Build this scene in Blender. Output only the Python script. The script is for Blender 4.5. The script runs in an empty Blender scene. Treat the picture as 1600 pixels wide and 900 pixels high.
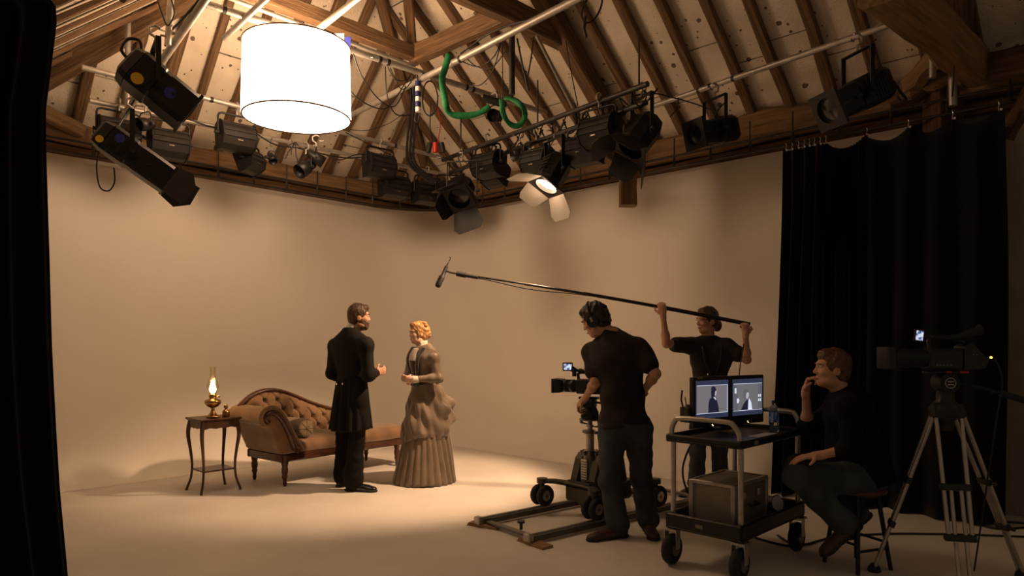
import bpy, math, random
import numpy as np
from mathutils import Vector, Matrix, Euler
random.seed(7); np.random.seed(7)
PI = math.pi
scene = bpy.context.scene
COL = scene.collection
# ------------------------------------------------------------------ camera
F_PX, HOR, CAM_H = 1083.0, 534.0, 1.43
cam_data = bpy.data.cameras.new('camera'); cam = bpy.data.objects.new('camera', cam_data); COL.objects.link(cam)
cam.location = (0, 0, CAM_H); cam.rotation_euler = (PI/2, 0, 0)
cam_data.sensor_width = 36; cam_data.lens = F_PX/1600*36; cam_data.shift_y = (HOR-450)/1600
cam_data.clip_start = .05
scene.camera = cam
# ------------------------------------------------------------------ light
wd = bpy.data.worlds.new('world'); scene.world = wd; wd.use_nodes = True
wd.node_tree.nodes['Background'].inputs[0].default_value = (1, .72, .48, 1)
wd.node_tree.nodes['Background'].inputs[1].default_value = .11
scene.view_settings.view_transform = 'Standard'; scene.view_settings.look = 'None'
scene.view_settings.exposure = 0.16; scene.view_settings.gamma = 1; scene.view_settings.use_curve_mapping = False
WARM = (1, .62, .365)
KEY_POWER = 430
DRUM_BOTTOM, DRUM_SIDE = 2.4, 16.5
# ------------------------------------------------------------------ coordinates
def P(px, py, Y): return Vector(((px-800)/F_PX*Y, Y, CAM_H+(HOR-py)/F_PX*Y))
def PZ(px, py, z):
    Y = (z-CAM_H)*F_PX/(HOR-py); return P(px, py, Y)
def FL(px, py): 
    v = PZ(px, py, 0.0); v.z = 0; return v
CORNER = Vector((-1.18, 10.38, 0))
U = Vector((.6885, .7252, 0)); V = Vector((.7252, -.6885, 0))     # along the left wall (away), along the right wall (near)
def AB(a, b, z=0): return CORNER - U*a + V*b + Vector((0, 0, z))
def lerp(a, b, t): return a+(b-a)*t
# ------------------------------------------------------------------ materials
MATS = {}
def _n(nt, t, **kw):
    n = nt.nodes.new(t)
    for k, v in kw.items(): setattr(n, k, v)
    return n
def mat(name, c1, c2=None, scale=6, stretch=(1, 1, 1), rough=.6, metal=0, bump=0, bscale=None, detail=4, lo=.35, hi=.65,
        emit=None, estr=0, trans=0, sheen=0, spec=.5, coord='Object', alpha=1, ior=1.45, coat=0):
    m = bpy.data.materials.new(name); m.use_nodes = True; MATS[name] = m
    nt = m.node_tree; b = nt.nodes['Principled BSDF']
    b.inputs['Base Color'].default_value = (*c1, 1); b.inputs['Roughness'].default_value = rough
    b.inputs['Metallic'].default_value = metal; b.inputs['Specular IOR Level'].default_value = spec
    b.inputs['IOR'].default_value = ior
    if trans: b.inputs['Transmission Weight'].default_value = trans
    if sheen: b.inputs['Sheen Weight'].default_value = sheen; b.inputs['Sheen Roughness'].default_value = .5
    if coat: b.inputs['Coat Weight'].default_value = coat
    if alpha < 1: b.inputs['Alpha'].default_value = alpha
    if emit: b.inputs['Emission Color'].default_value = (*emit, 1); b.inputs['Emission Strength'].default_value = estr
    if c2 or bump:
        tc = _n(nt, 'ShaderNodeTexCoord'); mp = _n(nt, 'ShaderNodeMapping'); mp.inputs['Scale'].default_value = stretch
        nt.links.new(tc.outputs[coord], mp.inputs[0])
        no = _n(nt, 'ShaderNodeTexNoise'); no.inputs['Scale'].default_value = scale; no.inputs['Detail'].default_value = detail
        nt.links.new(mp.outputs[0], no.inputs['Vector'])
    if c2:
        r = _n(nt, 'ShaderNodeValToRGB'); r.color_ramp.elements[0].position = lo; r.color_ramp.elements[1].position = hi
        r.color_ramp.elements[0].color = (*c1, 1); r.color_ramp.elements[1].color = (*c2, 1)
        nt.links.new(no.outputs['Fac'], r.inputs[0]); nt.links.new(r.outputs[0], b.inputs['Base Color'])
    if bump:
        n2 = no
        if bscale:
            n2 = _n(nt, 'ShaderNodeTexNoise'); n2.inputs['Scale'].default_value = bscale; n2.inputs['Detail'].default_value = detail
            nt.links.new(mp.outputs[0], n2.inputs['Vector'])
        bp = _n(nt, 'ShaderNodeBump'); bp.inputs['Strength'].default_value = bump; bp.inputs['Distance'].default_value = .02
        nt.links.new(n2.outputs['Fac'], bp.inputs['Height']); nt.links.new(bp.outputs[0], b.inputs['Normal'])
    return m
mat('cyc', (.82, .765, .69), (.87, .815, .735), scale=.7, stretch=(1, 1, .35), rough=.85, bump=.05, bscale=60, spec=.2)
mat('floor', (.67, .62, .55), (.76, .71, .635), scale=1.3, rough=.55, detail=8, bump=.04, bscale=30, spec=.35)
mat('wood', (.088, .048, .022), (.185, .108, .052), scale=5, stretch=(.5, 9, 9), rough=.75, bump=.5, bscale=7, detail=6)
mat('wood_pale', (.165, .098, .044), (.28, .172, .085), scale=4, stretch=(.5, 8, 8), rough=.75, bump=.5, bscale=6, detail=6)
mat('wood_dark', (.06, .028, .012), (.14, .07, .03), scale=5, stretch=(.5, 9, 9), rough=.8, bump=.5, bscale=7, detail=6)
mat('roof_deck', (.03, .02, .014), rough=.9)
mat('plaster', (.30, .25, .19), (.40, .34, .26), scale=3, rough=.9, bump=.3, bscale=20)
mat('pipe', (.33, .305, .275), (.42, .39, .35), scale=12, rough=.45, metal=.6)
mat('steel_dark', (.035, .032, .03), (.06, .055, .05), scale=9, rough=.5, metal=.5)
mat('chrome', (.75, .73, .7), rough=.2, metal=1)
mat('black_metal', (.006, .0055, .0055), (.011, .010, .010), scale=14, rough=.42, spec=.4)
mat('flood_metal', (.012, .011, .010), (.020, .018, .017), scale=10, rough=.45, metal=.1, spec=.4)
mat('black_rubber', (.012, .012, .012), rough=.65)
mat('cable', (.010, .010, .010), rough=.5)
mat('door_metal', (.010, .009, .009), rough=.5, spec=.4)
mat('lens', (.015, .014, .014), rough=.12, spec=.5)
mat('velvet_black', (.0045, .004, .004), (.008, .007, .007), scale=3, stretch=(6, 6, .3), rough=.95, sheen=.10, spec=.1)
mat('sticker_blue', (.03, .04, .35), rough=.4); mat('sticker_yellow', (.65, .42, .02), rough=.4)
mat('sling_green', (.008, .17, .055), (.015, .24, .08), scale=30, rough=.7)
mat('red_plastic', (.5, .02, .02), rough=.4); mat('blue_band', (.012, .02, .10), rough=.4)
mat('white_plastic', (.7, .68, .64), rough=.4)
def boards_mat():
    m = mat('roof_board', (.62, .54, .43), rough=.9); nt = m.node_tree; b = nt.nodes['Principled BSDF']
    tc = _n(nt, 'ShaderNodeTexCoord')
    no = _n(nt, 'ShaderNodeTexNoise'); no.inputs['Scale'].default_value = 2.2; no.inputs['Detail'].default_value = 6
    r0 = _n(nt, 'ShaderNodeValToRGB'); r0.color_ramp.elements[0].position = .3; r0.color_ramp.elements[1].position = .75
    r0.color_ramp.elements[0].color = (.60, .52, .41, 1); r0.color_ramp.elements[1].color = (.82, .745, .63, 1)
    nt.links.new(tc.outputs['Object'], no.inputs['Vector']); nt.links.new(no.outputs['Fac'], r0.inputs[0])
    prev = r0.outputs[0]
    for sc, th, seed in ((8, .135, 0), (15, .13, 3.3)):
        mp = _n(nt, 'ShaderNodeMapping'); mp.inputs['Location'].default_value = (seed, seed*2, 0)
        nt.links.new(tc.outputs['Object'], mp.inputs[0])
        wn = _n(nt, 'ShaderNodeTexNoise'); wn.inputs['Scale'].default_value = 25; nt.links.new(mp.outputs[0], wn.inputs['Vector'])
        mx = _n(nt, 'ShaderNodeMixRGB'); mx.blend_type = 'ADD'; mx.inputs[0].default_value = .016
        nt.links.new(mp.outputs[0], mx.inputs[1]); nt.links.new(wn.outputs['Color'], mx.inputs[2])
        vo = _n(nt, 'ShaderNodeTexVoronoi'); vo.inputs['Scale'].default_value = sc; nt.links.new(mx.outputs[0], vo.inputs['Vector'])
        # only some cells carry a spot; the size differs from cell to cell
        sep = _n(nt, 'ShaderNodeSeparateColor'); nt.links.new(vo.outputs['Color'], sep.inputs[0])
        mr = _n(nt, 'ShaderNodeMapRange'); mr.inputs[1].default_value = .35; mr.inputs[2].default_value = 1
        mr.inputs[3].default_value = 0; mr.inputs[4].default_value = th*1.6; nt.links.new(sep.outputs[0], mr.inputs[0])
        lt = _n(nt, 'ShaderNodeMath', operation='LESS_THAN'); nt.links.new(vo.outputs['Distance'], lt.inputs[0]); nt.links.new(mr.outputs[0], lt.inputs[1])
        mul = _n(nt, 'ShaderNodeMath', operation='MULTIPLY'); mul.inputs[1].default_value = .9; nt.links.new(lt.outputs[0], mul.inputs[0])
        mc = _n(nt, 'ShaderNodeMixRGB'); mc.inputs[2].default_value = (.10, .055, .025, 1)
        nt.links.new(mul.outputs[0], mc.inputs[0]); nt.links.new(prev, mc.inputs[1]); prev = mc.outputs[0]
    nt.links.new(prev, b.inputs['Base Color'])
    vb = _n(nt, 'ShaderNodeTexVoronoi'); vb.inputs['Scale'].default_value = 55; nt.links.new(tc.outputs['Object'], vb.inputs['Vector'])
    bp = _n(nt, 'ShaderNodeBump'); bp.inputs['Strength'].default_value = .35; bp.inputs['Distance'].default_value = .012
    nt.links.new(vb.outputs['Distance'], bp.inputs['Height']); nt.links.new(bp.outputs[0], b.inputs['Normal'])
boards_mat()
# ------------------------------------------------------------------ mesh builder
def frame(d, up=(0, 0, 1), origin=(0, 0, 0)):
    x = Vector(d).normalized(); u = Vector(up)
    if abs(x.dot(u.normalized())) > .995: u = Vector((0, 1, 0)) if abs(x.y) < .9 else Vector((1, 0, 0))
    y = u.cross(x).normalized(); z = x.cross(y)
    m = Matrix((x, y, z)).transposed().to_4x4(); m.translation = Vector(origin); return m
class MB:
    def __init__(s): s.v = []; s.f = []; s.sm = []
    def add(s, vs, fs, smooth=False, M=None):
        o = len(s.v)
        s.v += [tuple(M @ Vector(p)) if M is not None else tuple(p) for p in vs]
        for f in fs: s.f.append(tuple(i+o for i in f)); s.sm.append(smooth)
        return s
    def box(s, c, size, M=None, bev=0, taper=None):
        hx, hy, hz = [q/2 for q in size]; c = Vector(c)
        if bev <= 0:
            vs = [c+Vector((x*hx, y*hy, z*hz)) for z in (-1, 1) for y in (-1, 1) for x in (-1, 1)]
            if taper:
                for i in range(4, 8): vs[i] = Vector((c.x+(vs[i].x-c.x)*taper[0], c.y+(vs[i].y-c.y)*taper[1], vs[i].z))
            return s.add(vs, [(0, 2, 3, 1), (4, 5, 7, 6), (0, 1, 5, 4), (2, 6, 7, 3), (0, 4, 6, 2), (1, 3, 7, 5)], False, M)
        b = min(bev, hx*.95, hy*.95, hz*.95); vs = []; idx = {}
        for z in (-1, 1):
            for y in (-1, 1):
                for x in (-1, 1):
                    for ax in range(3):
                        p = [x*(hx-b), y*(hy-b), z*(hz-b)]; p[ax] = (x*hx, y*hy, z*hz)[ax]
                        idx[(x, y, z, ax)] = len(vs); vs.append(c+Vector(p))
        fs = []
        for ax in range(3):
            o = [i for i in range(3) if i != ax]
            for sg in (-1, 1):
                q = []
                for (p, r) in ((-1, -1), (1, -1), (1, 1), (-1, 1)):
                    k = [0, 0, 0]; k[ax] = sg; k[o[0]] = p; k[o[1]] = r; q.append(idx[(*k, ax)])
                fs.append(q)
        for a1 in range(3):
            for a2 in range(a1+1, 3):
                o = 3-a1-a2
                for s1 in (-1, 1):
                    for s2 in (-1, 1):
                        k = [0, 0, 0]; k[a1] = s1; k[a2] = s2
                        ka = list(k); ka[o] = -1; kb = list(k); kb[o] = 1
                        fs.append([idx[(*ka, a1)], idx[(*kb, a1)], idx[(*kb, a2)], idx[(*ka, a2)]])
        for z in (-1, 1):
            for y in (-1, 1):
                for x in (-1, 1): fs.append([idx[(x, y, z, 0)], idx[(x, y, z, 1)], idx[(x, y, z, 2)]])
        out = []
        for f in fs:
            cen = sum((vs[i] for i in f), Vector())/len(f); n = (vs[f[1]]-vs[f[0]]).cross(vs[f[2]]-vs[f[0]])
            out.append(tuple(f) if n.dot(cen-c) > 0 else tuple(reversed(f)))
        return s.add(vs, out, False, M)
    def cyl(s, p0, p1, r0, r1=None, n=12, cap=True, M=None, smooth=True):
        r1 = r0 if r1 is None else r1; p0 = Vector(p0); p1 = Vector(p1); fr = frame(p1-p0)
        y = fr.col[1].xyz; z = fr.col[2].xyz
        vs = [p+(y*math.cos(t)+z*math.sin(t))*r for p, r in ((p0, r0), (p1, r1)) for t in [2*PI*i/n for i in range(n)]]
        s.add(vs, [(i, (i+1) % n, n+(i+1) % n, n+i) for i in range(n)], smooth, M)
        if cap: s.add(vs[:n], [tuple(range(n-1, -1, -1))], False, M); s.add(vs[n:], [tuple(range(n))], False, M)
        return s
    def tube(s, pts, r, n=8, closed=False, M=None, cap=True, flat=1.0):
        pts = [Vector(p) for p in pts]; m = len(pts); rs = r if isinstance(r, (list, tuple)) else [r]*m
        vs = []; nrm = None
        for i in range(m):
            a = pts[(i-1) % m] if (i > 0 or closed) else pts[i]; b = pts[(i+1) % m] if (i < m-1 or closed) else pts[i]
            t = (b-a).normalized()
            if nrm is None: nrm = frame(t).col[2].xyz
            nrm = (nrm-t*nrm.dot(t))
            nrm = nrm.normalized() if nrm.length > 1e-6 else frame(t).col[2].xyz
            bn = t.cross(nrm)
            for k in range(n):
                q = 2*PI*k/n; vs.append(pts[i]+(nrm*math.cos(q)*flat+bn*math.sin(q))*rs[i])
        fs = []
        for i in range(m if closed else m-1):
            j = (i+1) % m
            for k in range(n): fs.append((i*n+k, i*n+(k+1) % n, j*n+(k+1) % n, j*n+k))
        s.add(vs, fs, True, M)
        if cap and not closed: s.add(vs[:n], [tuple(range(n-1, -1, -1))], False, M); s.add(vs[-n:], [tuple(range(n))], False, M)
        return s
    def lathe(s, prof, n=24, M=None, smooth=True, cap=True):
        vs = [(r*math.cos(2*PI*k/n), r*math.sin(2*PI*k/n), z) for r, z in prof for k in range(n)]
        fs = [(i*n+k, i*n+(k+1) % n, (i+1)*n+(k+1) % n, (i+1)*n+k) for i in range(len(prof)-1) for k in range(n)]
        s.add(vs, fs, smooth, M)
        if cap:
            if prof[0][0] > 1e-5: s.add(vs[:n], [tuple(range(n-1, -1, -1))], False, M)
            if prof[-1][0] > 1e-5: s.add(vs[-n:], [tuple(range(n))], False, M)
        return s
    def prism(s, poly, t0, t1, M=None, axes='xz'):
        n = len(poly); ar = sum(poly[i][0]*poly[(i+1) % n][1]-poly[(i+1) % n][0]*poly[i][1] for i in range(n))
        if ar < 0: poly = poly[::-1]
        def mk(p, t): return {'xy': (p[0], p[1], t), 'xz': (p[0], -t, p[1]), 'yz': (t, p[0], p[1])}[axes]
        vs = [mk(p, t0) for p in poly]+[mk(p, t1) for p in poly]
        return s.add(vs, [tuple(range(n-1, -1, -1)), tuple(range(n, 2*n))]+[(i, (i+1) % n, n+(i+1) % n, n+i) for i in range(n)], False, M)
    def ell(s, c, r, n=16, m=10, M=None, R=None):
        c = Vector(c); vs = []; fs = []
        for i in range(m+1):
            th = PI*i/m
            for k in range(n):
                q = Vector((r[0]*math.sin(th)*math.cos(2*PI*k/n), r[1]*math.sin(th)*math.sin(2*PI*k/n), r[2]*math.cos(th)))
                vs.append(c+(R @ q if R is not None else q))
        for i in range(m):
            for k in range(n): fs.append((i*n+k, (i+1)*n+k, (i+1)*n+(k+1) % n, i*n+(k+1) % n))
        return s.add(vs, fs, True, M)
    def grid(s, rows, smooth=True, closed=False, M=None):
        h = len(rows); w = len(rows[0]); vs = [p for r in rows for p in r]; fs = []
        for i in range(h-1):
            for k in range(w if closed else w-1): fs.append((i*w+k, i*w+(k+1) % w, (i+1)*w+(k+1) % w, (i+1)*w+k))
        return s.add(vs, fs, smooth, M)
    def mesh(s, name):
        me = bpy.data.meshes.new(name); me.from_pydata(s.v, [], s.f); me.polygons.foreach_set('use_smooth', s.sm); me.update(); return me
    def build(s, name, m, parent=None, M=None, label=None):
        me = s.mesh(name); me.materials.append(MATS[m] if isinstance(m, str) else m)
        return link(name, me, parent, M, label)
def link(name, me, parent=None, M=None, label=None):
    o = bpy.data.objects.new(name, me); COL.objects.link(o)
    if parent is not None: o.parent = parent
    if M is not None: o.matrix_local = M
    if label: o['label'] = label
    return o
def thing(name, label, cat, M=None, group=None, loc=None, rz=0):
    o = bpy.data.objects.new(name, None); COL.objects.link(o); o.empty_display_size = .1
    if M is not None: o.matrix_local = M
    if loc is not None: o.location = loc; o.rotation_euler = (0, 0, rz)
    o['label'] = label; o['category'] = cat
    if group: o['group'] = group
    return o
def tag(o, label, cat, group=None):
    o['label'] = label; o['category'] = cat
    if group: o['group'] = group
    return o
def struct(o, label=None):
    o['kind'] = 'structure'
    if label: o['label'] = label
    return o
def copy_tree(o, parent=None):
    c = o.copy(); COL.objects.link(c); c.parent = parent
    for ch in list(o.children): copy_tree(ch, c)
    return c
def solidify(o, t, off=0): 
    m = o.modifiers.new('solid', 'SOLIDIFY'); m.thickness = t; m.offset = off; return o
def spline(pts, n=8):
    pts = [Vector(p) for p in pts]; out = []
    for i in range(len(pts)-1):
        p0 = pts[max(i-1, 0)]; p1 = pts[i]; p2 = pts[i+1]; p3 = pts[min(i+2, len(pts)-1)]
        for k in range(n):
            t = k/n
            out.append(.5*((2*p1)+(p2-p0)*t+(2*p0-5*p1+4*p2-p3)*t*t+(3*p1-p0-3*p2+p3)*t**3))
    out.append(pts[-1]); return out
def sag(p0, p1, d, n=10):
    p0 = Vector(p0); p1 = Vector(p1)
    return [p0.lerp(p1, i/n)-Vector((0, 0, 4*d*(i/n)*(1-i/n))) for i in range(n+1)]
def beam(name, p0, p1, w, d, m='wood', parent=None, up=(0, 0, 1), wob=.006, seg=6, drop=0):
    p0 = Vector(p0); p1 = Vector(p1); L = (p1-p0).length; M = frame(p1-p0, up, p0); rows = []
    for i in range(seg+1):
        x = L*i/seg; j = lambda: random.uniform(-wob, wob); jy, jz = j(), j()
        hw, hd = w/2+j()*.6, d/2+j()*.6; c = .12*min(w, d)
        rows.append([(x, y+jy, z+jz-drop) for y, z in ((-hw, -hd+c), (-hw+c, -hd), (hw-c, -hd), (hw, -hd+c), (hw, hd-c), (hw-c, hd), (-hw+c, hd), (-hw, hd-c))])
    b = MB(); b.grid(rows, False, True)
    b.add(rows[0], [tuple(range(8))[::-1]]); b.add(rows[-1], [tuple(range(8))])
    b.f = [tuple(reversed(f)) for f in b.f]
    return b.build(name, m, parent, M)
# =================================================================== THE PLACE
ZW, ZE = 3.29, 3.62                                    # top of the cyclorama, foot of the rafters
SL, SR, S3, AW = 1.05, .80, .85, 5.38                  # roof pitches and the width between the arcade plates
RC, RV = 1.15, .38                                     # corner radius, cove radius
def wall_path(off=0.0, amax=8.2, bmax=6.35, n=16):
    r = RC-off; pts = [AB(amax, off)]
    for i in range(n+1):
        t = PI/2*i/n; pts.append(AB(RC-r*math.sin(t), RC-r*math.cos(t)))
    pts.append(AB(off, bmax)); return pts
def build_cyc():
    dense = []
    pts = wall_path()
    for i in range(len(pts)-1):
        k = 12 if (pts[i+1]-pts[i]).length > 1 else 1
        for j in range(k): dense.append(pts[i].lerp(pts[i+1], j/k))
    dense.append(pts[-1]); nrm = []
    for i in range(len(dense)):
        t = dense[min(i+1, len(dense)-1)]-dense[max(i-1, 0)]; nrm.append(Vector((t.y, -t.x, 0)).normalized())
    prof = [(RV*(1-math.sin(q)), RV*(1-math.cos(q))) for q in [PI/2*i/10 for i in range(11)]]   # (out from the wall, height)
    prof += [(0, z) for z in (.8, 1.3, 1.9, 2.6, ZW)]
    rows = [[p+n*o+Vector((0, 0, z+.002)) for p, n in zip(dense, nrm)] for o, z in prof]
    # a thin top lip and a back, so that the flats have thickness
    rows.append([p-n*.05+Vector((0, 0, ZW)) for p, n in zip(dense, nrm)]); rows.append([p-n*.05 for p, n in zip(dense, nrm)])
    o = MB().grid(rows).build('wall_cyclorama', 'cyc'); o.data.polygons.foreach_set('use_smooth', [True]*len(o.data.polygons))
    struct(o, 'seamless cream painted cyclorama wall curving round the back corner')
    for q in o.data.polygons:
        if q.index >= len(rows[0])*0 and q.center.z > ZW-.01: q.use_smooth = False
build_cyc()
b = MB(); b.box((0, 4.5, -.06), (22, 22, .12)); struct(b.build('floor', 'floor'), 'cream painted studio floor')
# barn walls behind the cyclorama and beside the curtains
b = MB(); b.box((0, 0, 0), (7.4, .12, 3.6), frame(U, (0, 0, 1), AB(4.0, -.32, 1.8))); struct(b.build('wall_left', 'plaster'), 'plastered barn wall behind the cyclorama')
b = MB(); b.box((0, 0, 0), (13, .12, 3.6), frame(V, (0, 0, 1), AB(-.32, 5.0, 1.8))); struct(b.build('wall_right', 'plaster'), 'plastered barn wall behind the black curtain')
# ------------------------------------------------------------------ roof
def roof_z(side, a, b):
    return ZE+(SL*b if side == 'L' else SR*a if side == 'R' else S3*(AW-a))
def roof(side, t0, t1, step, lim, lo, label, rw=.086, rd=.058):
    nz = {'L': (V*-SL+Vector((0, 0, 1))), 'R': (U*SR+Vector((0, 0, 1))), 'S': (U*-S3+Vector((0, 0, 1)))}[side].normalized()
    def at(t, s, h=0):
        a, b = {'L': (t, s), 'R': (s, t), 'S': (AW-s, t)}[side]
        return AB(a, b, roof_z(side, a, b))+nz*h
    n = int(round((t1-t0)/step)); ts = [t0+(t1-t0)*i/n for i in range(n+1)]
    deck = MB()
    for i in range(n):
        deck.add([at(ts[i], lo, .17), at(ts[i+1], lo, .17), at(ts[i+1], max(lim(ts[i+1]), lo), .17), at(ts[i], max(lim(ts[i]), lo), .17)], [(0, 1, 2, 3)])
    root = deck.build('ceiling', 'roof_deck'); struct(root, label)
    for i, t in enumerate(ts):
        tt = t+random.uniform(-.02, .02); L = lim(tt)
        if L-lo > .25:
            beam('rafter', at(tt, lo, .06-rd*.6), at(tt+random.uniform(-.02, .02), L, .06-rd*.6), rw*random.uniform(.85, 1.15), rd*1.3, 'wood', root, nz, .008, 7)
    for i in range(n):
        s = lo; k = 0
        while True:
            e = s+(random.uniform(.45, 1.1) if k == 0 else 1.25); k += 1
            l0, l1 = lim(ts[i]), lim(ts[i+1]); last = e >= max(l0, l1)
            a0, a1 = min(s, l0), min(s, l1); e0, e1 = min(e, l0), min(e, l1)
            g = .005; h = .075+random.uniform(0, .008)
            vs = [at(ts[i]+.01, a0+g, h), at(ts[i+1]-.01, a1+g, h), at(ts[i+1]-.01, e1-g, h), at(ts[i]+.01, e0-g, h)]
            if max(e0-a0, e1-a1) > .03:
                vs2 = vs+[v+nz*.03 for v in vs]
                MB().add(vs2, [(0, 3, 2, 1), (4, 5, 6, 7), (0, 1, 5, 4), (1, 2, 6, 5), (2, 3, 7, 6), (3, 0, 4, 7)]).build('board', 'roof_board', root)
            s = e
            if last: break
    return root
ARI = AW*S3/(SR+S3)                                     # where the ridge runs
rl = roof('L', 0.0, AW, .36, lambda a: max(0, min(SR*a, S3*(AW-a)))/SL, -.28, 'hipped end of the barn roof above the left wall')
rr = roof('R', 0.0, 9.2, .38, lambda b: min(SL*b/SR, ARI), -.28, 'barn roof slope above the right wall')
rs = roof('S', 0.0, 6.4, .50, lambda b: min(SL*b/S3, AW-ARI), -1.3, 'barn roof slope above the left black curtain', .065, .03)
def tb(name, p0, p1, w, d, m='wood', root=None, **k): return beam(name, p0, p1, w, d, m, root or rr, **k)
# hips, ridge, wall plates
tb('hip_rafter', AB(0, 0, ZE-.02), AB(ARI, ARI*SR/SL, ZE+ARI*SR-.02), .11, .16, 'wood')
tb('hip_rafter', AB(AW, 0, ZE-.02), AB(ARI, ARI*SR/SL, ZE+ARI*SR-.02), .13, .20, 'wood', rl)
tb('ridge_beam', AB(ARI, ARI*SR/SL-.05, ZE+ARI*SR-.05), AB(ARI, 9, ZE+ARI*SR-.05), .1, .2, 'wood')
tb('wall_plate', AB(AW+.2, -.02, ZE-.10), AB(-.05, -.02, ZE-.10), .20, .20, 'wood_pale', rl, wob=.02, seg=9)
tb('wall_plate', AB(AW+.2, -.06, ZE-.27), AB(-.05, -.06, ZE-.27), .10, .12, 'wood', rl, wob=.01, seg=9)
tb('wall_plate', AB(-.04, -.05, ZE-.06), AB(-.04, 9, ZE-.06), .24, .26, 'wood_pale', wob=.035, seg=14)
tb('wall_plate', AB(-.08, 0, ZE-.27), AB(-.08, 9, ZE-.27), .09, .10, 'wood_dark', wob=.01, seg=12)
# trusses
ZC = 4.53
tb('principal_rafter', AB(-.05, 3.55, ZE-.14), AB(ARI, 3.55, ZE+SR*ARI-.10), .17, .20, 'wood')
tb('principal_rafter', AB(AW, 3.55, ZE-.1), AB(ARI, 3.55, ZE+SR*ARI-.10), .17, .20, 'wood')
tb('collar_beam', AB(1.0, 3.5, ZC), AB(4.2, 3.5, ZC), .14, .22, 'wood')
tb('collar_beam', AB(1.95, 2.1, ZC), AB(4.2, 2.1, ZC), .11, .15, 'wood')
tb('dragon_beam', AB(2.0, 2.1, ZC), AB(2.0, 3.45, ZC), .12, .19, 'wood')
tb('hanging_post', AB(2.02, 2.08, ZC-.1), AB(2.05, 2.0, 5.3), .10, .10, 'wood')
tb('bracket_post', P(981, 330, 6.9)+Vector((0, 0, .05)), P(983, 200, 6.9), .16, .16, 'wood_pale', seg=4, up=(0, 1, 0))
tb('knee_brace', P(975, 262, 6.95), P(908, 210, 6.6), .10, .12, 'wood_pale')
# right truss with its tie beam, wall post and knee brace
tb('tie_beam', P(1372, -30, 3.85), P(1530, 108, 5.5), .20, .25, 'wood_pale', wob=.012)
tb('wall_post', AB(.02, 6.62, 0.0), AB(.02, 6.62, 3.75), .24, .24, 'wood_dark', up=(0, 1, 0), seg=5)
tb('principal_rafter', P(1500, 60, 5.55), P(1490, -60, 4.6), .19, .2, 'wood')
tb('knee_brace', P(1400, 158, 6.05), P(1470, 80, 5.4), .12, .13, 'wood_pale', wob=.02)
tb('purlin', P(1395, 150, 6.0), P(1502, 112, 5.6), .15, .18, 'wood', wob=.03)
tb('purlin', P(1545, 105, 5.35), P(1640, 88, 4.9), .16, .2, 'wood_dark')
tb('wind_brace', P(1570, 215, 5.45), P(1625, 120, 5.2), .08, .12, 'wood_dark')
tb('wind_brace', P(60, 172, 6.6), P(128, 206, 6.95), .10, .13, 'wood_pale', rl)
# door in the far right wall
dM = frame(V, (0, 0, 1), AB(-.05, 7.62, 0))
d = MB(); d.box((.37, 0, 1.0), (.74, .05, 2.0), dM)
door = struct(d.build('door_1', 'plaster'), 'plain cream door beyond the black curtain')
b = MB()
for c, s in (((-.05, -.02, 1.05), (.1, .12, 2.1)), ((.79, -.02, 1.05), (.1, .12, 2.1)), ((.37, -.02, 2.08), (.94, .12, .1))): b.box(c, s, dM, .008)
b.build('door_frame', 'plaster', door)
b = MB(); b.cyl((.66, -.03, 1.0), (.66, -.09, 1.0), .012, M=dM).cyl((.66, -.085, 1.0), (.56, -.085, 1.0), .01, M=dM); b.build('door_handle', 'chrome', door)
# =================================================================== DRUM LAMP AND KEY LIGHT
DL = Vector((-1.86, 6.0, 3.36))
mat('shade_fabric', (.8, .76, .7), rough=.9, emit=(1, .645, .385), estr=DRUM_SIDE)
mat('shade_diffuser', (.85, .82, .78), rough=.9, emit=(1, .84, .68), estr=DRUM_BOTTOM)
mat('shade_rim', (.10, .07, .06), rough=.7)
drum = thing('drum_lamp', 'big round white fabric drum lampshade glowing under the ceiling pipes', 'lamp', loc=DL)
R_ = .455; H_ = .62
rows = []
for i in range(9):
    z = .01+(H_-.01)*i/8
    rows.append([((R_-.012*i/8+.0035*math.sin(k*.9+i*.2)*math.sin(k*.37+2))*math.cos(2*PI*k/72), (R_-.012*i/8+.0035*math.sin(k*.9)*math.sin(k*.37+2))*math.sin(2*PI*k/72), z) for k in range(72)])
MB().grid(rows, True, True).build('shade', 'shade_fabric', drum)
MB().lathe([(0.001, .015), (R_-.01, .015)], 48, cap=False).build('diffuser', 'shade_diffuser', drum)
for z in (.004, H_+.002):
    b = MB(); b.tube([((R_-.004)*math.cos(2*PI*k/48), (R_-.004)*math.sin(2*PI*k/48), z) for k in range(48)], .007, 6, True); b.build('rim', 'shade_rim', drum)
b = MB()
for k in range(3):
    t = 2*PI*k/3+.4; b.cyl((R_*.97*math.cos(t), R_*.97*math.sin(t), H_), (0, 0, H_-.02), .006, n=6)
b.cyl((0, 0, H_-.05), (0, 0, H_+.12), .02); b.build('hanger', 'steel_dark', drum)
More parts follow.
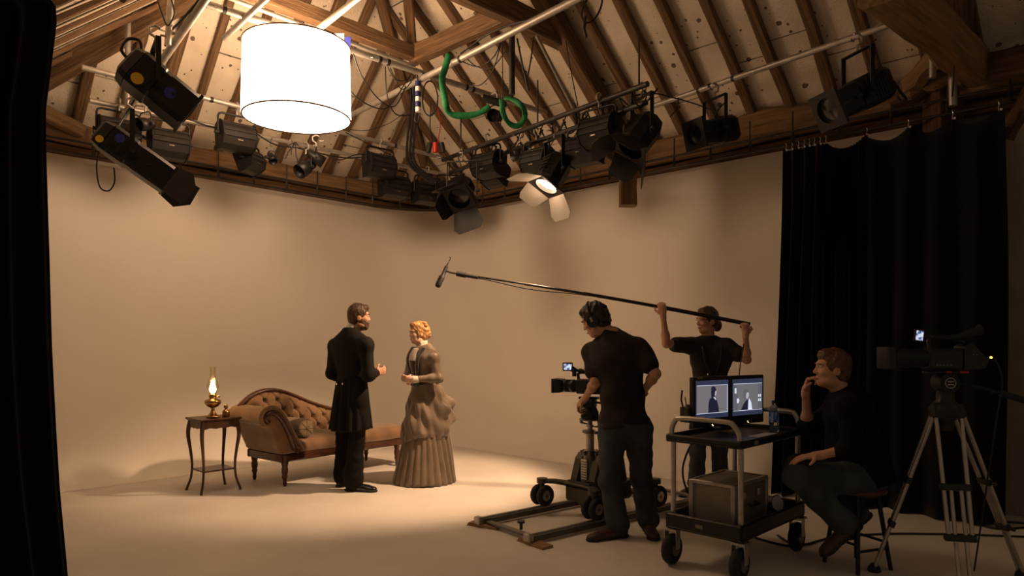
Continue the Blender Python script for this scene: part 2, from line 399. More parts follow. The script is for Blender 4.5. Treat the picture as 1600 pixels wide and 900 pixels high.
# =================================================================== PIPES, TRACK, CURTAINS
grid = thing('pipe_grid', 'scaffold pipe grid hung under the barn roof for lights', 'pipe grid', loc=AB(2.5, 2.5, 4.0))
GO = Matrix.Translation(-grid.location)
def pipe(p0, p1, r=.0245, m='pipe', name='pipe'):
    L = (Vector(p1)-Vector(p0)).length; b = MB(); b.cyl((0, 0, 0), (L, 0, 0), r, n=14); M = frame(Vector(p1)-Vector(p0), (0, 0, 1), p0)
    return b.build(name, m, grid, GO @ M)
def band(p, d, r=.0265, w=.03, m='cable'):
    d = Vector(d).normalized(); b = MB(); b.cyl(Vector(p)-d*w/2, Vector(p)+d*w/2, r, n=12); return b.build('tape_band', m, grid, GO)
def coupler(p, s=.05):
    p = Vector(p); b = MB(); b.box((0, 0, 0), (s, s*.9, s*.9), Euler((.3, .5, .2)).to_matrix().to_4x4(), .01)
    b.cyl((-s*.9, 0, -s*.3), (s*.9, 0, -s*.3), s*.16, n=8).cyl((0, -s*.8, s*.3), (0, s*.8, s*.3), s*.16, n=8)
    return b.build('coupler', 'chrome', grid, GO @ Matrix.Translation(p))
PIPES = {}
for k, p0, p1, r in (('A1', PZ(128, 105, 3.80), PZ(690, 246, 3.80), .024), ('A2', PZ(140, 157, 3.68), PZ(700, 274, 3.68), .024),
                     ('B1', PZ(322, 6, 4.05), PZ(852, 176, 4.05), .030), ('B2', PZ(345, -8, 4.2), PZ(648, 104, 4.2), .018),
                     ('C', PZ(545, 182, 4.0), PZ(908, -5, 4.0), .030), ('F', PZ(1020, 166, 3.85), PZ(1514, -4, 3.85), .026),
                     ('G', P(335, -22, 4.9), P(193, 182, 6.3), .030), ('H', P(201, -60, 6.5), P(199, 178, 6.5), .026),
                     ('I', P(350, 60, 6.0), P(424, -10, 5.1), .024), ('J', P(493, 49, 5.95), P(572, -12, 5.1), .026),
                     ('N', P(1457, 70, 5.4), P(1457, 122, 5.4), .026), ('O', P(1488, 105, 5.4), P(1489, 165, 5.4), .030),
                     ('Q', P(838, 55, 6.6), P(897, 172, 7.2), .018), ('R', P(268, -20, 5.3), P(262, 70, 5.3), .024)):
    PIPES[k] = (Vector(p0), Vector(p1)); pipe(p0, p1, r)
pipe(P(800, 48, 6.1), P(800, 148, 6.1), .027, 'steel_dark', 'drop_pole')
def onp(k, t): return PIPES[k][0].lerp(PIPES[k][1], t)
def pipe_at_px(k, px):
    lo, hi = 0., 1.
    for _ in range(40):
        t = (lo+hi)/2; q = onp(k, t); x = 800+F_PX*q.x/q.y
        if (x < px) == (PIPES[k][0].x/PIPES[k][0].y < PIPES[k][1].x/PIPES[k][1].y): lo = t
        else: hi = t
    return onp(k, t)
for k, px in (('A1', 330), ('A1', 617), ('B1', 593), ('B1', 606), ('B1', 728), ('B1', 738), ('C', 720), ('F', 1092), ('F', 1110), ('F', 1146), ('B1', 350)):
    band(pipe_at_px(k, px), PIPES[k][1]-PIPES[k][0], .033 if k in 'BC B1' else .0275)
for k, px in (('B1', 494), ('B1', 652), ('A1', 262), ('A1', 682), ('G', 245), ('B1', 575), ('G', 200), ('A2', 492), ('F', 1457), ('B1', 330), ('A2', 455)):
    coupler(pipe_at_px(k, px))
# dark ladder bar over the right wall that carries the cyclorama floods
D1 = (PZ(692, 250, 3.62), PZ(1012, 131, 3.62)); D2 = (PZ(703, 270, 3.5), PZ(1010, 160, 3.5))
PIPES['D1'] = D1; PIPES['D2'] = D2
bar = thing('lighting_bar', 'dark steel ladder bar carrying floods over the right wall', 'lighting bar', loc=D1[0].lerp(D1[1], .5))
BO = Matrix.Translation(-bar.location)
for q in (D1, D2): b = MB(); b.tube([q[0], q[0].lerp(q[1], .5), q[1]], .027, 6); b.build('rail', 'steel_dark', bar, BO)
for i in range(9):
    t = (i+.5)/9; b = MB(); b.cyl(D1[0].lerp(D1[1], t), D2[0].lerp(D2[1], t), .012, n=6); b.build('rung', 'steel_dark', bar, BO)
for t in (.12, .55, .97):
    p = D1[0].lerp(D1[1], t); b = MB(); b.cyl(p, p+Vector((0, 0, .45)), .008, n=6); b.build('hanger_rod', 'steel_dark', bar, BO)
# double curtain rail round the top of the cyclorama
rail = thing('curtain_rail', 'double metal curtain rail running round the top of the cyclorama', 'curtain rail', loc=AB(.2, .2, 3.3))
RO = Matrix.Translation(-rail.location)
path = wall_path(.16, 5.6, 8.6)
for z, r in ((3.29, .013), (3.41, .013)):
    b = MB(); b.tube([p+Vector((0, 0, z)) for p in path], r, 8); b.build('rail', 'steel_dark', rail, RO)
seglen = [0]
for i in range(1, len(path)): seglen.append(seglen[-1]+(path[i]-path[i-1]).length)
def on_path(s, pth=path, sl=seglen):
    for i in range(1, len(pth)):
        if s <= sl[i]: return pth[i-1].lerp(pth[i], (s-sl[i-1])/(sl[i]-sl[i-1]))
    return pth[-1]
s_ = .2
while s_ < seglen[-1]:
    p = on_path(s_); b = MB(); b.box((0, 0, 3.35), (.022, .022, .13), Matrix.Translation(p)); b.build('rung', 'steel_dark', rail, RO)
    b = MB(); b.cyl(p+Vector((0, 0, 3.4)), p+Vector((0, 0, 3.60)), .008, n=6); b.build('rail_hanger', 'steel_dark', rail, RO); s_ += .42
# right black curtain
def px_to_b(px, off):
    k = (px-800)/F_PX; c = CORNER-U*off
    return (k*c.y-c.x)/(V.x-k*V.y)
cur = thing('black_curtain', 'wide black velvet curtain hung beside the right wall behind the tripod', 'curtain', loc=AB(.3, 6.2, 0))
CO = Matrix.Translation(-cur.location)
hk = [px_to_b(x, .3) for x in (1228, 1237, 1247, 1256, 1264, 1272, 1281, 1290, 1354, 1419, 1488, 1560)]
b0, b1 = hk[0]-.02, px_to_b(1571, .3); NC = 260; rows = []
def hook_sag(b):
    for i in range(len(hk)-1):
        if hk[i] <= b <= hk[i+1]:
            t = (b-hk[i])/(hk[i+1]-hk[i]); w = hk[i+1]-hk[i]; return -.26*w*(4*t*(1-t))**.8
    return 0
for j in range(25):
    t = j/24; row = []
    for i in range(NC+1):
        q = i/NC; bb = b0+(b1-b0)*q; g = max(0, 1-(bb-hk[7])/.35) if bb > hk[7] else 1
        ph = q*NC
        amp = .045+.03*g; fold = amp*math.sin(bb*2*PI/(.105+.16*(1-g)) + .8*math.sin(bb*3))*(.35+.65*min(1, t*3)) + .03*math.sin(bb*9.3+1.3)*t
        z = (3.215+hook_sag(bb)*(1-min(1, t*5)))*(1-t)+.015*t
        shift = -.07*t*(1-q)*(.4+.6*t)                        # the free edge leans out a little towards the floor
        row.append(AB(.30+fold, bb+shift+.012*math.sin(t*5+bb*7), z))
    rows.append(row)
o = MB().grid(rows).build('cloth', 'velvet_black', cur, CO); solidify(o, .006)
for i, bb in enumerate(hk):
    p = AB(.30, bb, 0); b = MB(); b.tube([p+Vector((0, 0, 3.27)), p+Vector((.008, 0, 3.25)), p+Vector((0, 0, 3.225)), p+Vector((0, 0, 3.20))], .0035, 6)
    b.build('hook', 'chrome', cur, CO)
    b = MB(); b.cyl(p+Vector((-.01, -.035, 3.195)), p+Vector((-.013, -.048, 3.195)), .010, n=10); b.build('eyelet', 'chrome', cur, CO)
# left black curtain close to the camera
lc = thing('black_curtain', 'black velvet curtain at the left edge of the picture', 'curtain', loc=(-2.5, 3.2, 0)); LO = Matrix.Translation(-lc.location)
rows = []; YC = 3.2
edge = [(3.06, 66), (3.0, 84), (2.94, 88), (2.86, 85), (2.5, 70), (2.3, 71), (1.8, 77), (1.4, 81), (1.0, 88), (.75, 93), (.35, 105), (.0, 114)]
for j in range(40):
    z = 3.06*(1-j/39)
    for k in range(len(edge)-1):
        if edge[k][0] >= z >= edge[k+1][0]:
            t = (edge[k][0]-z)/(edge[k][0]-edge[k+1][0]); e = lerp(edge[k][1], edge[k+1][1], t); break
    xr = (e-800)/F_PX*YC; xl = xr-1.1+.15*(1-z/3); row = []
    for i in range(101):
        q = i/100; x = xl+(xr-xl)*q; y = YC+(.05*math.sin(q*34+.7*math.sin(z*1.3))+.035*math.sin(q*15+1))*(1-.85*max(0, (q-.93)/.07))
        row.append((x, y, z))
    rows.append(row)
o = MB().grid(rows).build('cloth', 'velvet_black', lc, LO); solidify(o, .006)
b = MB(); b.tube([(-3.6, YC, 3.08), (-2.1, YC, 3.08)], .02, 10); b.build('curtain_pole', 'steel_dark', lc, LO)
# =================================================================== LIGHT FIXTURES
def fixture(name, label, pos, az, group=None):
    return thing(name, label, 'stage light', Matrix.Translation(pos) @ Matrix.Rotation(math.radians(az), 4, 'Z'), group)
def ry(t): return Matrix.Rotation(math.radians(t), 4, 'Y')
def clamp(root, top):
    b = MB(); b.tube([(.0, 0, top), (0, 0, top+.05), (-.035, 0, top+.07), (-.038, 0, top+.11), (0, 0, top+.135), (.032, 0, top+.12)], .010, 6)
    b.cyl((.03, 0, top+.075), (.075, 0, top+.075), .007, n=6).cyl((.07, -.02, top+.075), (.07, .02, top+.075), .006, n=6); b.build('clamp', 'pipe', root)
def yoke(root, hw, top, r=.011, flat=False):
    b = MB()
    if flat:
        for s in (-1, 1): b.box((0, s*hw, top/2-.02), (.035, .008, top+.05))
        b.box((0, 0, top), (.035, 2*hw+.008, .008))
    else:
        c = .04; b.tube([(0, -hw, -.01), (0, -hw, top-c), (0, -hw+c*.3, top-c*.3), (0, -hw+c, top), (0, hw-c, top), (0, hw-c*.3, top-c*.3), (0, hw, top-c), (0, hw, -.01)], r, 8)
    b.build('yoke', 'black_metal', root)
    for s in (-1, 1):
        b = MB(); b.cyl((0, s*(hw-.015), 0), (0, s*(hw+.03), 0), .016, n=10); b.build('tilt_knob', 'black_rubber', root)
GF = 'cyclorama floods hung along the walls'
def flood(label, px, py, Y, az, tilt=10, w=.33, s=1.0, top=.20):
    r = fixture('flood_light', label, P(px, py, Y), az, GF); T = ry(tilt)
    prof = [(-.035, .125), (.03, .135), (.10, .12), (.115, .10), (.125, -.13), (.05, -.14), (-.05, -.125), (-.105, -.05), (-.10, .03), (-.075, .09)]
    prof = [(x*s, z*s) for x, z in prof]; h = w*s/2
    b = MB(); b.prism(prof, -h, h); b.build('housing', 'flood_metal', r, T)
    for sg in (-1, 1):
        b = MB(); b.prism([(x*1.07, z*1.06) for x, z in prof], sg*h-.006, sg*h+.006); b.build('end_plate', 'black_metal', r, T)
    for z in (.07, .0, -.06):
        b = MB(); b.box((-.105*s if z < .05 else -.085*s, 0, z*s), (.012, w*s*.96, .012)); b.build('cooling_rib', 'black_metal', r, T)
    b = MB(); b.box((.118*s, 0, -.01), (.012, w*s*.9, .20*s)); b.build('glass', 'lens', r, T)
    b = MB(); b.box((-.085*s, 0, -.085*s), (.004, .05, .012), ry(0)); b.build('rating_plate', 'chrome', r, T)
    yoke(r, h+.022, top); clamp(r, top); return r
# --- left wall row
flood('dark flood light behind the lower of the two big left spotlights', 186, 207, 6.6, 132, 5)
flood('dark flood light hanging right of the long left spotlight with flap', 264, 222, 6.75, 130, 18)
flood('dark flood light beside the lower left of the white drum lamp', 370, 212, 7.0, 133, 12)
flood('smaller dark flood tilted below the flood beside the drum lamp', 392, 250, 7.3, 165, 25, .28, .85, .15)
flood('dark flood light hanging just right below the drum lamp on the pipe', 594, 258, 8.2, 133, 8)
flood('dark flood hanging lower right of the flood near the thick cable bundle', 617, 291, 8.5, 131, 5)
flood('dark flood at the corner below the thick cable bundle', 668, 301, 8.7, 128, 3)
flood('dark flood in the corner behind the black spotlight with barn doors', 705, 299, 8.6, 100, 3)
# --- right wall row
flood('dark flood left of the lit spotlight nearest the corner', 762, 256, 7.7, 50, 8)
flood('dark flood tucked under the flood nearest the corner', 772, 272, 7.9, 48, 22, .30, .9, .2)
flood('dark flood just behind the lit spotlight', 838, 250, 7.1, 50, 12, .30, .95)
flood('dark flood highest on the right row near the roof truss', 936, 203, 6.3, 48, 10)
flood('dark flood below the highest flood on the right row', 912, 231, 6.6, 50, 16)
def fresnel(label, px, py, Y, az, tilt, s=1.0, lit=False, doors=(35, 35, 35, 35), top=.26, spin=0):
    r = fixture('fresnel_spotlight', label, P(px, py, Y), az); T = ry(tilt) @ Matrix.Rotation(math.radians(spin), 4, 'X')
    oc = [(.105*math.cos(PI/8+k*PI/4)/math.cos(PI/8)*1.0, .115*math.sin(PI/8+k*PI/4)/math.cos(PI/8)) for k in range(8)]
    b = MB()
    rws = [[(x*s, y*f*s, z*f*s) for y, z in oc] for x, f in ((-.16, .55), (-.14, .8), (-.08, 1), (.10, 1), (.12, .95))]
    b.grid(rws, False, True); b.add(rws[0], [tuple(range(8))[::-1]]); b.add(rws[-1], [tuple(range(8))]); b.f = [tuple(reversed(f)) for f in b.f]
    b.build('housing', 'black_metal', r, T)
    for k in range(4):
        b = MB(); b.box((-.07*s+.04*s*k, 0, .118*s), (.012*s, .15*s, .02*s)); b.build('cooling_fin', 'black_metal', r, T)
    b = MB(); b.cyl((.115*s, 0, 0), (.16*s, 0, 0), .108*s, n=24, cap=False); b.cyl((.16*s, 0, 0), (.115*s, 0, 0), .098*s, n=24, cap=False); b.build('lens_ring', 'black_metal', r, T)
    b = MB(); b.lathe([(0.0005, .135*s), (.05*s, .131*s), (.097*s, .120*s)], 24, cap=False); b.build('lens', 'lens_lit' if lit else 'lens', r, T @ Matrix.Rotation(PI/2, 4, 'Y'))
    b = MB(); b.box((.155*s, 0, 0), (.012, .25*s, .25*s), None, .004)
    b2 = MB(); n = 24
    for i, (r0) in enumerate((.104*s,)):                # square colour frame with a round opening
        sq = []
        ci = [(.16*s, r0*math.cos(2*PI*k/n), r0*math.sin(2*PI*k/n)) for k in range(n)]
        for k in range(n):
            c, q = math.cos(2*PI*k/n), math.sin(2*PI*k/n); m_ = max(abs(c), abs(q)); sq.append((.16*s, .125*s*c/m_, .125*s*q/m_))
        b2.grid([ci, sq], False, True); b2.grid([[(x+.01, y, z) for x, y, z in sq], [(x+.01, y, z) for x, y, z in ci]], False, True); b2.grid([sq, [(x+.01, y, z) for x, y, z in sq]], False, True)
    b2.build('colour_frame', 'black_metal', r, T)
    if doors:
        for k, op in enumerate(doors):
            L = .21*s if k % 2 == 0 else .17*s; w0, w1 = .12*s, (.155*s if k % 2 == 0 else .10*s)
            pl = MB(); t_ = .0025
            vs = [(0, -w0, 0), (L*.75, -w1, 0), (L, -w1*.72, 0), (L, w1*.72, 0), (L*.75, w1, 0), (0, w0, 0)]
            pl.add([(x, y, z-t_) for x, y, z in vs]+[(x, y, z+t_) for x, y, z in vs], [(5, 4, 3, 2, 1, 0), (6, 7, 8, 9, 10, 11)]+[(i, (i+1) % 6, 6+(i+1) % 6, 6+i) for i in range(6)])
            M = T @ Matrix.Rotation(k*PI/2, 4, 'X') @ Matrix.Translation((.172*s, 0, .125*s)) @ ry(-op)
            pl.build('barn_door', 'door_lit' if lit else 'door_metal', r, M)
    yoke(r, .145*s, top*s, flat=True); clamp(r, top*s); return r, T
mat('lens_lit', (.9, .85, .7), rough=.3, emit=(1, .74, .45), estr=26)
mat('door_lit', (.42, .39, .35), rough=.45, metal=.2)  # pale copy of the black door metal; lamplight on the doors put into the colour
fresnel('black spotlight with open barn doors hanging in the back corner', 722, 298, 7.6, 262, 38, 1.15, False, (28, 20, 45, 30), .28, 20)
aim = Vector((-1.25, 7.05, 0.0)); kp = P(866, 268, 6.6); dv = Vector((-1.2, 5.75, 0))-kp
kaz = math.degrees(math.atan2(dv.y, dv.x)); kti = math.degrees(math.atan2(-dv.z, math.hypot(dv.x, dv.y)))
key, KT = fresnel('lit spotlight with glowing lens and barn doors over the right wall', 866, 268, 6.6, kaz, kti, 1.1, True, (58, 55, 48, 60), .28)
sp = bpy.data.lights.new('key_beam', 'SPOT'); sp.energy = KEY_POWER; sp.color = WARM; sp.spot_size = math.radians(72); sp.spot_blend = .6; sp.shadow_soft_size = .06
so = bpy.data.objects.new('key_beam', sp); COL.objects.link(so); so.parent = key
kroot = Matrix.Translation(kp) @ Matrix.Rotation(math.radians(kaz), 4, 'Z'); lpos_ = kroot @ KT @ Vector((.20, 0, 0))
lq = (aim-lpos_).to_track_quat('-Z', 'Y').to_matrix().to_4x4(); lq.translation = lpos_; so.matrix_local = kroot.inverted() @ lq
pl_ = bpy.data.lights.new('lens_spill', 'POINT'); pl_.energy = 2.2; pl_.color = WARM; pl_.shadow_soft_size = .05; po = bpy.data.objects.new('lens_spill', pl_); COL.objects.link(po); po.parent = key; po.matrix_local = KT @ Matrix.Translation((.24, 0, 0))
fresnel('black spotlight with fanned barn doors beside the hanging timber post', 1003, 208, 6.1, 200, 52, 1.15, False, (30, 38, 30, 38), .27, 30)
def profile(label, px, py, Y, az, tilt, L=.52, w=.10, top=.25, round_=False, flap=False, stickers=(), handle=False, bf=.86, ff_=1.12):
    r = fixture('profile_spotlight', label, P(px, py, Y), az); T = ry(tilt)
    n = 16 if round_ else 8; k0 = 1/math.cos(PI/n)
    ring = [(w*k0*math.cos(PI/n+k*2*PI/n), w*k0*math.sin(PI/n+k*2*PI/n)) for k in range(n)]
    if not round_: ring = [(w*y, w*z) for y, z in ((1, -.75), (1, .75), (.75, 1), (-.75, 1), (-1, .75), (-1, -.75), (-.75, -1), (.75, -1))]
    def hull(secs, name, m):
        b = MB(); rws = [[(x, y*f, z*f) for y, z in ring] for x, f in secs]; b.grid(rws, round_, True)
        b.add(rws[0], [tuple(range(n))[::-1]]); b.add(rws[-1], [tuple(range(n))]); b.f = [tuple(reversed(f)) for f in b.f]; return b.build(name, m, r, T)
    hull(((-L*.30, 1.0), (-L*.02, 1.0), (.0, .93), (L*.10, .93)), 'lamp_housing', 'black_metal')
    hull(((-L*.44, .6), (-L*.41, .86), (-L*.31, .98)), 'rear_cap', 'black_metal')
    hull(((L*.08, bf), (L*.46, bf)), 'lens_barrel', 'black_metal')
    for k in range(5):
        b = MB(); b.box((-L*.26+k*L*.045, 0, 0), (.008, w*2.07, w*1.4)); b.build('cooling_fin', 'black_metal', r, T)
    for s in (-1, 1):
        b = MB(); b.box((L*.27, s*w*.88, 0), (L*.34, .012, .02)); b.build('focus_slot', 'steel_dark', r, T)
        b = MB(); b.cyl((L*.22, s*w*.86, 0), (L*.22, s*w*1.15, 0), .012, n=8); b.build('focus_knob', 'black_rubber', r, T)
    f = MB(); nn = 24; ro = w*.78
    ci = [(L*.46, ro*math.cos(2*PI*k/nn), ro*math.sin(2*PI*k/nn)) for k in range(nn)]; sq = []
    for k in range(nn):
        c, q = math.cos(2*PI*k/nn), math.sin(2*PI*k/nn); m_ = max(abs(c), abs(q)); sq.append((L*.46, w*ff_*c/m_, w*ff_*q/m_))
    D = .022; sh = lambda R: [(x+D, y, z) for x, y, z in R]
    f.grid([ci, sq], False, True).grid([sq, sh(sq)], False, True).grid([sh(sq), sh(ci)], False, True).grid([sh(ci), ci], False, True); f.build('colour_frame', 'flood_metal', r, T)
    b = MB(); b.lathe([(.0005, .012), (ro*.6, .006), (ro, -.004)], 24, cap=False); b.build('lens', 'lens', r, T @ Matrix.Translation((L*.46, 0, 0)) @ Matrix.Rotation(PI/2, 4, 'Y'))
    if flap:
        for s, a_ in ((-1, 8), (1, 25)):
            b = MB(); b.add([(0, -w*1.0, -.002), (.19, -w*1.15, -.002), (.21, w*.3, -.002), (.12, w*1.15, -.002), (0, w*1.0, -.002), (0, -w*1.0, .002), (.19, -w*1.15, .002), (.21, w*.3, .002), (.12, w*1.15, .002), (0, w*1.0, .002)],
                            [(4, 3, 2, 1, 0), (5, 6, 7, 8, 9)]+[(i, (i+1) % 5, 5+(i+1) % 5, 5+i) for i in range(5)])
            b.build('barn_door', 'flood_metal', r, T @ Matrix.Rotation(s*PI/2, 4, 'X') @ Matrix.Translation((L*.46+D, 0, w*1.05)) @ ry(-a_))
    if handle:
        b = MB(); b.tube(spline([(-L*.36, -.05, w*.9), (-L*.46, -.05, w*1.3), (-L*.56, -.04, w*1.0), (-L*.54, -.03, w*.35), (-L*.44, -.02, w*.2)], 5), .011, 8); b.build('handle', 'black_rubber', r, T)
    for (x, y, z, nx, ny, nz, rr_, m) in stickers:
        nv = Vector((nx, ny, nz)).normalized(); p = Vector((x, y, z)); b = MB(); b.cyl(p, p+nv*.004, rr_, n=20); b.build('sticker', m, r, T, 'round '+m.split('_')[1]+' sticker')
    yoke(r, w*1.18, top, flat=True); clamp(r, top); return r
profile('big black spotlight high at left with blue and yellow round stickers', 243, 136, 4.9, 34, 35, .54, .132, .30, bf=.98, ff_=1.0,
        stickers=((.10, -.131, -.01, 0, -1, 0, .040, 'sticker_blue'), (-.10, -.133, -.080, 0, -1, 0, .040, 'sticker_yellow')), handle=True)
profile('long black spotlight with a square flap low at left', 207, 243, 5.4, 28, 34, .64, .112, .32, flap=True, bf=.95, ff_=1.0,
        stickers=((-.12, -.113, .03, 0, -1, 0, .035, 'sticker_blue'), (-.22, -.105, -.06, -.2, -1, 0, .028, 'sticker_yellow')))
profile('black spotlight with square front frame on the right pipe', 1117, 206, 6.2, 207, 14, .50, .115, .30)
profile('large black spotlight high at right above the curtain rail', 1340, 150, 4.9, 196, 27, .58, .115, .31)
def can(label, px, py, Y, az, tilt, s=1.0):
    r = fixture('par_can', label, P(px, py, Y), az); T = ry(tilt) @ Matrix.Rotation(PI/2, 4, 'Y')
    b = MB(); b.lathe([(.03*s, -.13*s), (.05*s, -.11*s), (.055*s, -.05*s), (.075*s, .0), (.078*s, .11*s)], 16, cap=False); o = b.build('can', 'black_metal', r, T); solidify(o, .003)
    b = MB(); b.lathe([(.0005, .015*s), (.07*s, .02*s)], 16, cap=False); b.build('lens', 'lens', r, T)
    yoke(r, .088*s, .14*s, .006); clamp(r, .14*s)
can('small black lamp can pointing down left of the two below the drum lamp', 425, 247, 7.5, 310, 50, .55)
can('small black lamp can in the cluster below the drum lamp', 478, 262, 7.4, 235, 35, 1.0)
can('small black lamp can clipped above the cluster below the drum lamp', 494, 247, 7.4, 20, 30, .8)
can('small black bulb lamp with chrome clip between the left floods', 227, 194, 6.5, 250, 20, .8)
can('small black lamp hanging beside the green sling loop', 775, 182, 6.3, 250, 10, .75)
can('small black lamp on the ladder bar left of the lit spotlight', 812, 240, 7.3, 200, 20, .8)
# =================================================================== CABLES, SLING, CONNECTORS
def cable(label, pts, r=.007, m='cable', name='cable', n=7, cat='cable', group=None):
    b = MB(); b.tube(spline(pts, n), r, 6); return tag(b.build(name, m), label, cat, group)
Q = P
cable('black cable looping from the lower left spotlight', [Q(155, 232, 5.4), Q(151, 262, 5.4), Q(156, 292, 5.4), Q(170, 298, 5.4), Q(179, 284, 5.4), Q(178, 262, 5.4)], .006)
cable('black cable running down to the rear of the lower left spotlight', [Q(245, 95, 5.2), Q(205, 165, 5.6), Q(180, 205, 5.5), Q(168, 225, 5.4)], .008)
cable('thin cable hung beside the lower left spotlight yoke', [Q(213, 165, 5.9), Q(190, 190, 5.7), Q(178, 212, 5.5), Q(160, 235, 5.4)], .006)
cable('black cable taped along the sloping pipe at upper left', [Q(315, -5, 5.0), Q(285, 30, 5.2), Q(266, 50, 5.4), Q(258, 72, 5.4)], .009)
cable('coiled cable at the top of the sloping left pipe', [Q(268, 0, 5.2), Q(272, 22, 5.2), Q(262, 40, 5.2), Q(252, 18, 5.2), Q(245, -5, 5.2)], .006)
cable('cable pair lying on the pipe left of the drum lamp', [Q(285, 185, 6.8), Q(300, 188, 6.8), Q(322, 196, 6.9), Q(342, 200, 6.9)], .009)
cable('thin black cable from the drum lamp hanger swinging right', [Q(534, 92, 6.0), Q(540, 130, 6.1), Q(565, 158, 6.3), Q(600, 170, 6.6), Q(620, 150, 6.8), Q(634, 128, 7.0)], .006)
cable('second cable swinging from the drum lamp to the pipe joint', [Q(552, 84, 6.1), Q(566, 120, 6.2), Q(592, 155, 6.5), Q(618, 165, 6.8), Q(640, 120, 7.0)], .006)
cable('cable drooping left of the blue banded connector', [Q(602, 104, 6.6), Q(605, 150, 6.6), Q(618, 178, 6.8), Q(640, 180, 7.0)], .006)
cable('cable arc from tape band to the pipe joint', [Q(606, 105, 6.6), Q(616, 122, 6.6), Q(632, 126, 6.8), Q(646, 112, 6.9)], .005)
cable('low cable arc under the pipe joint', [Q(610, 106, 6.6), Q(622, 134, 6.6), Q(634, 138, 6.8), Q(650, 116, 6.9)], .005)
cable('thin cable sagging from drum lamp bottom toward the corner', [Q(534, 200, 7.2), Q(570, 204, 7.4), Q(605, 194, 7.5), Q(630, 178, 7.4)], .004)
cable('long cable draped along the left row of floods', [Q(400, 208, 7.2), Q(430, 226, 7.4), Q(470, 232, 7.6), Q(510, 242, 7.8), Q(545, 247, 8.0), Q(575, 244, 8.1)], .008)
cable('cable drooping under the drum lamp to the flood', [Q(505, 240, 7.7), Q(530, 250, 7.8), Q(555, 242, 8.0), Q(580, 240, 8.1)], .006)
cable('cable from the low pipe to the corner floods', [Q(540, 207, 7.6), Q(570, 222, 7.9), Q(598, 236, 8.2), Q(618, 246, 8.3)], .006)
for i, (x, y) in enumerate(((430, 236), (446, 248), (470, 262), (455, 242), (488, 240))):
    cable(['short cable tail in the cluster below the drum lamp, leftmost', 'short cable tail to the small lamp can below the drum', 'straight cable tail hanging in the cluster below the drum lamp',
           'slanting cable tail in the cluster below the drum lamp', 'short cable tail right of the cluster below the drum lamp'][i], [Q(462, 222, 7.4), Q((462+x)/2-3, (222+y)/2+2, 7.4), Q(x, y, 7.4)], .006)
for i, dx in enumerate((0, 5, 10)):
    cable(['leftmost thick black cable of the bundle dropping to the corner', 'middle thick black cable of the bundle dropping to the corner', 'rightmost thick black cable of the bundle dropping to the corner'][i],
          [Q(642+dx, 125, 7.2), Q(641+dx, 170, 7.4), Q(637+dx, 215, 7.7), Q(636+dx, 245, 7.9), Q(644+dx, 262, 8.0), Q(662+dx, 276, 8.1), Q(672+dx, 284, 8.2)], .016, n=6)
lp = []
for k in range(22):
    t = 2*PI*k/9.3; lp.append(Q(672+12*math.cos(t)+.4*math.sin(k), 152+27*math.sin(t)+(k % 5), 6.9+.004*k))
cable('coil of black cable hanging right of the pipe joint', lp, .006, n=4)
lp = []
for k in range(16):
    t = 2*PI*k/7.2; lp.append(Q(925+16*math.cos(t+.5), 12+24*math.sin(t), 5.6+.004*k))
cable('coil of black cable hanging from the top centre right', lp, .007, n=4)
cable('cable with plug hanging from the coil at top centre right', [Q(915, 25, 5.6), Q(913, 45, 5.6), Q(916, 58, 5.6)], .012)
cable('cable along the bright pipe toward the roof truss', [Q(720, 84, 6.4), Q(760, 55, 6.0), Q(800, 38, 5.8), Q(850, 25, 5.5), Q(880, 5, 5.3)], .008)
cable('cable arc below the bright pipe near the black drop pole', [Q(785, 58, 6.0), Q(772, 88, 6.1), Q(748, 104, 6.3), Q(722, 96, 6.4)], .005)
cable('wide cable arc below the bright pipe', [Q(784, 62, 6.0), Q(770, 110, 6.2), Q(752, 132, 6.4), Q(735, 134, 6.5)], .005)
cable('cable loop right of the green sling top', [Q(728, 90, 6.4), Q(745, 104, 6.4), Q(768, 106, 6.3), Q(790, 80, 6.1)], .005)
cable('straight thin wire beside the black drop pole', [Q(785, 62, 6.1), Q(785, 150, 6.1), Q(781, 210, 6.4)], .004)
cable('short cable hanging from the lower left of the crossing pipe', [Q(708, 100, 6.4), Q(722, 122, 6.5), Q(742, 131, 6.6)], .005)
cable('cable pair with plug right of the black drop pole', [Q(808, 60, 6.0), Q(816, 100, 6.0), Q(822, 125, 6.0), Q(826, 142, 6.0)], .008)
cable('second cable right of the black drop pole', [Q(834, 58, 6.0), Q(830, 90, 6.0), Q(825, 118, 6.0)], .006)
cable('grey rod of cable hanging under the roof truss', [Q(884, 64, 6.4), Q(892, 110, 6.6), Q(903, 165, 6.8)], .005)
for i in range(9):
    x0 = 700+i*36; y0 = 252-i*13
    cable('cable drooping under the dark ladder bar, number %s from the corner' % ['one', 'two', 'three', 'four', 'five', 'six', 'seven', 'eight', 'nine'][i],
          [PZ(x0, y0, 3.6), PZ(x0+10, y0+14+random.uniform(0, 8), 3.5), PZ(x0+24, y0+10+random.uniform(-2, 10), 3.5), PZ(x0+40, y0-10, 3.6)], .008, n=5)
    o1, o2 = random.uniform(-6, 6), random.uniform(8, 26)
    cable('thin cable looped over the ladder bar, %s loop counted from the corner' % ['first', 'second', 'third', 'fourth', 'fifth', 'sixth', 'seventh', 'eighth', 'ninth'][i],
          [PZ(x0+4, y0-4, 3.64), PZ(x0+o1, y0+o2, 3.52), PZ(x0+12, y0+o2+8, 3.48), PZ(x0+22, y0+o2-6, 3.52), PZ(x0+16, y0-8, 3.64), PZ(x0+32, y0+6, 3.55)], .006, n=5)
cable('cable running from ladder bar end along the right pipe', [Q(985, 150, 6.2), Q(1020, 146, 6.4), Q(1050, 152, 6.6), Q(1085, 162, 6.6), Q(1120, 175, 6.4)], .007)
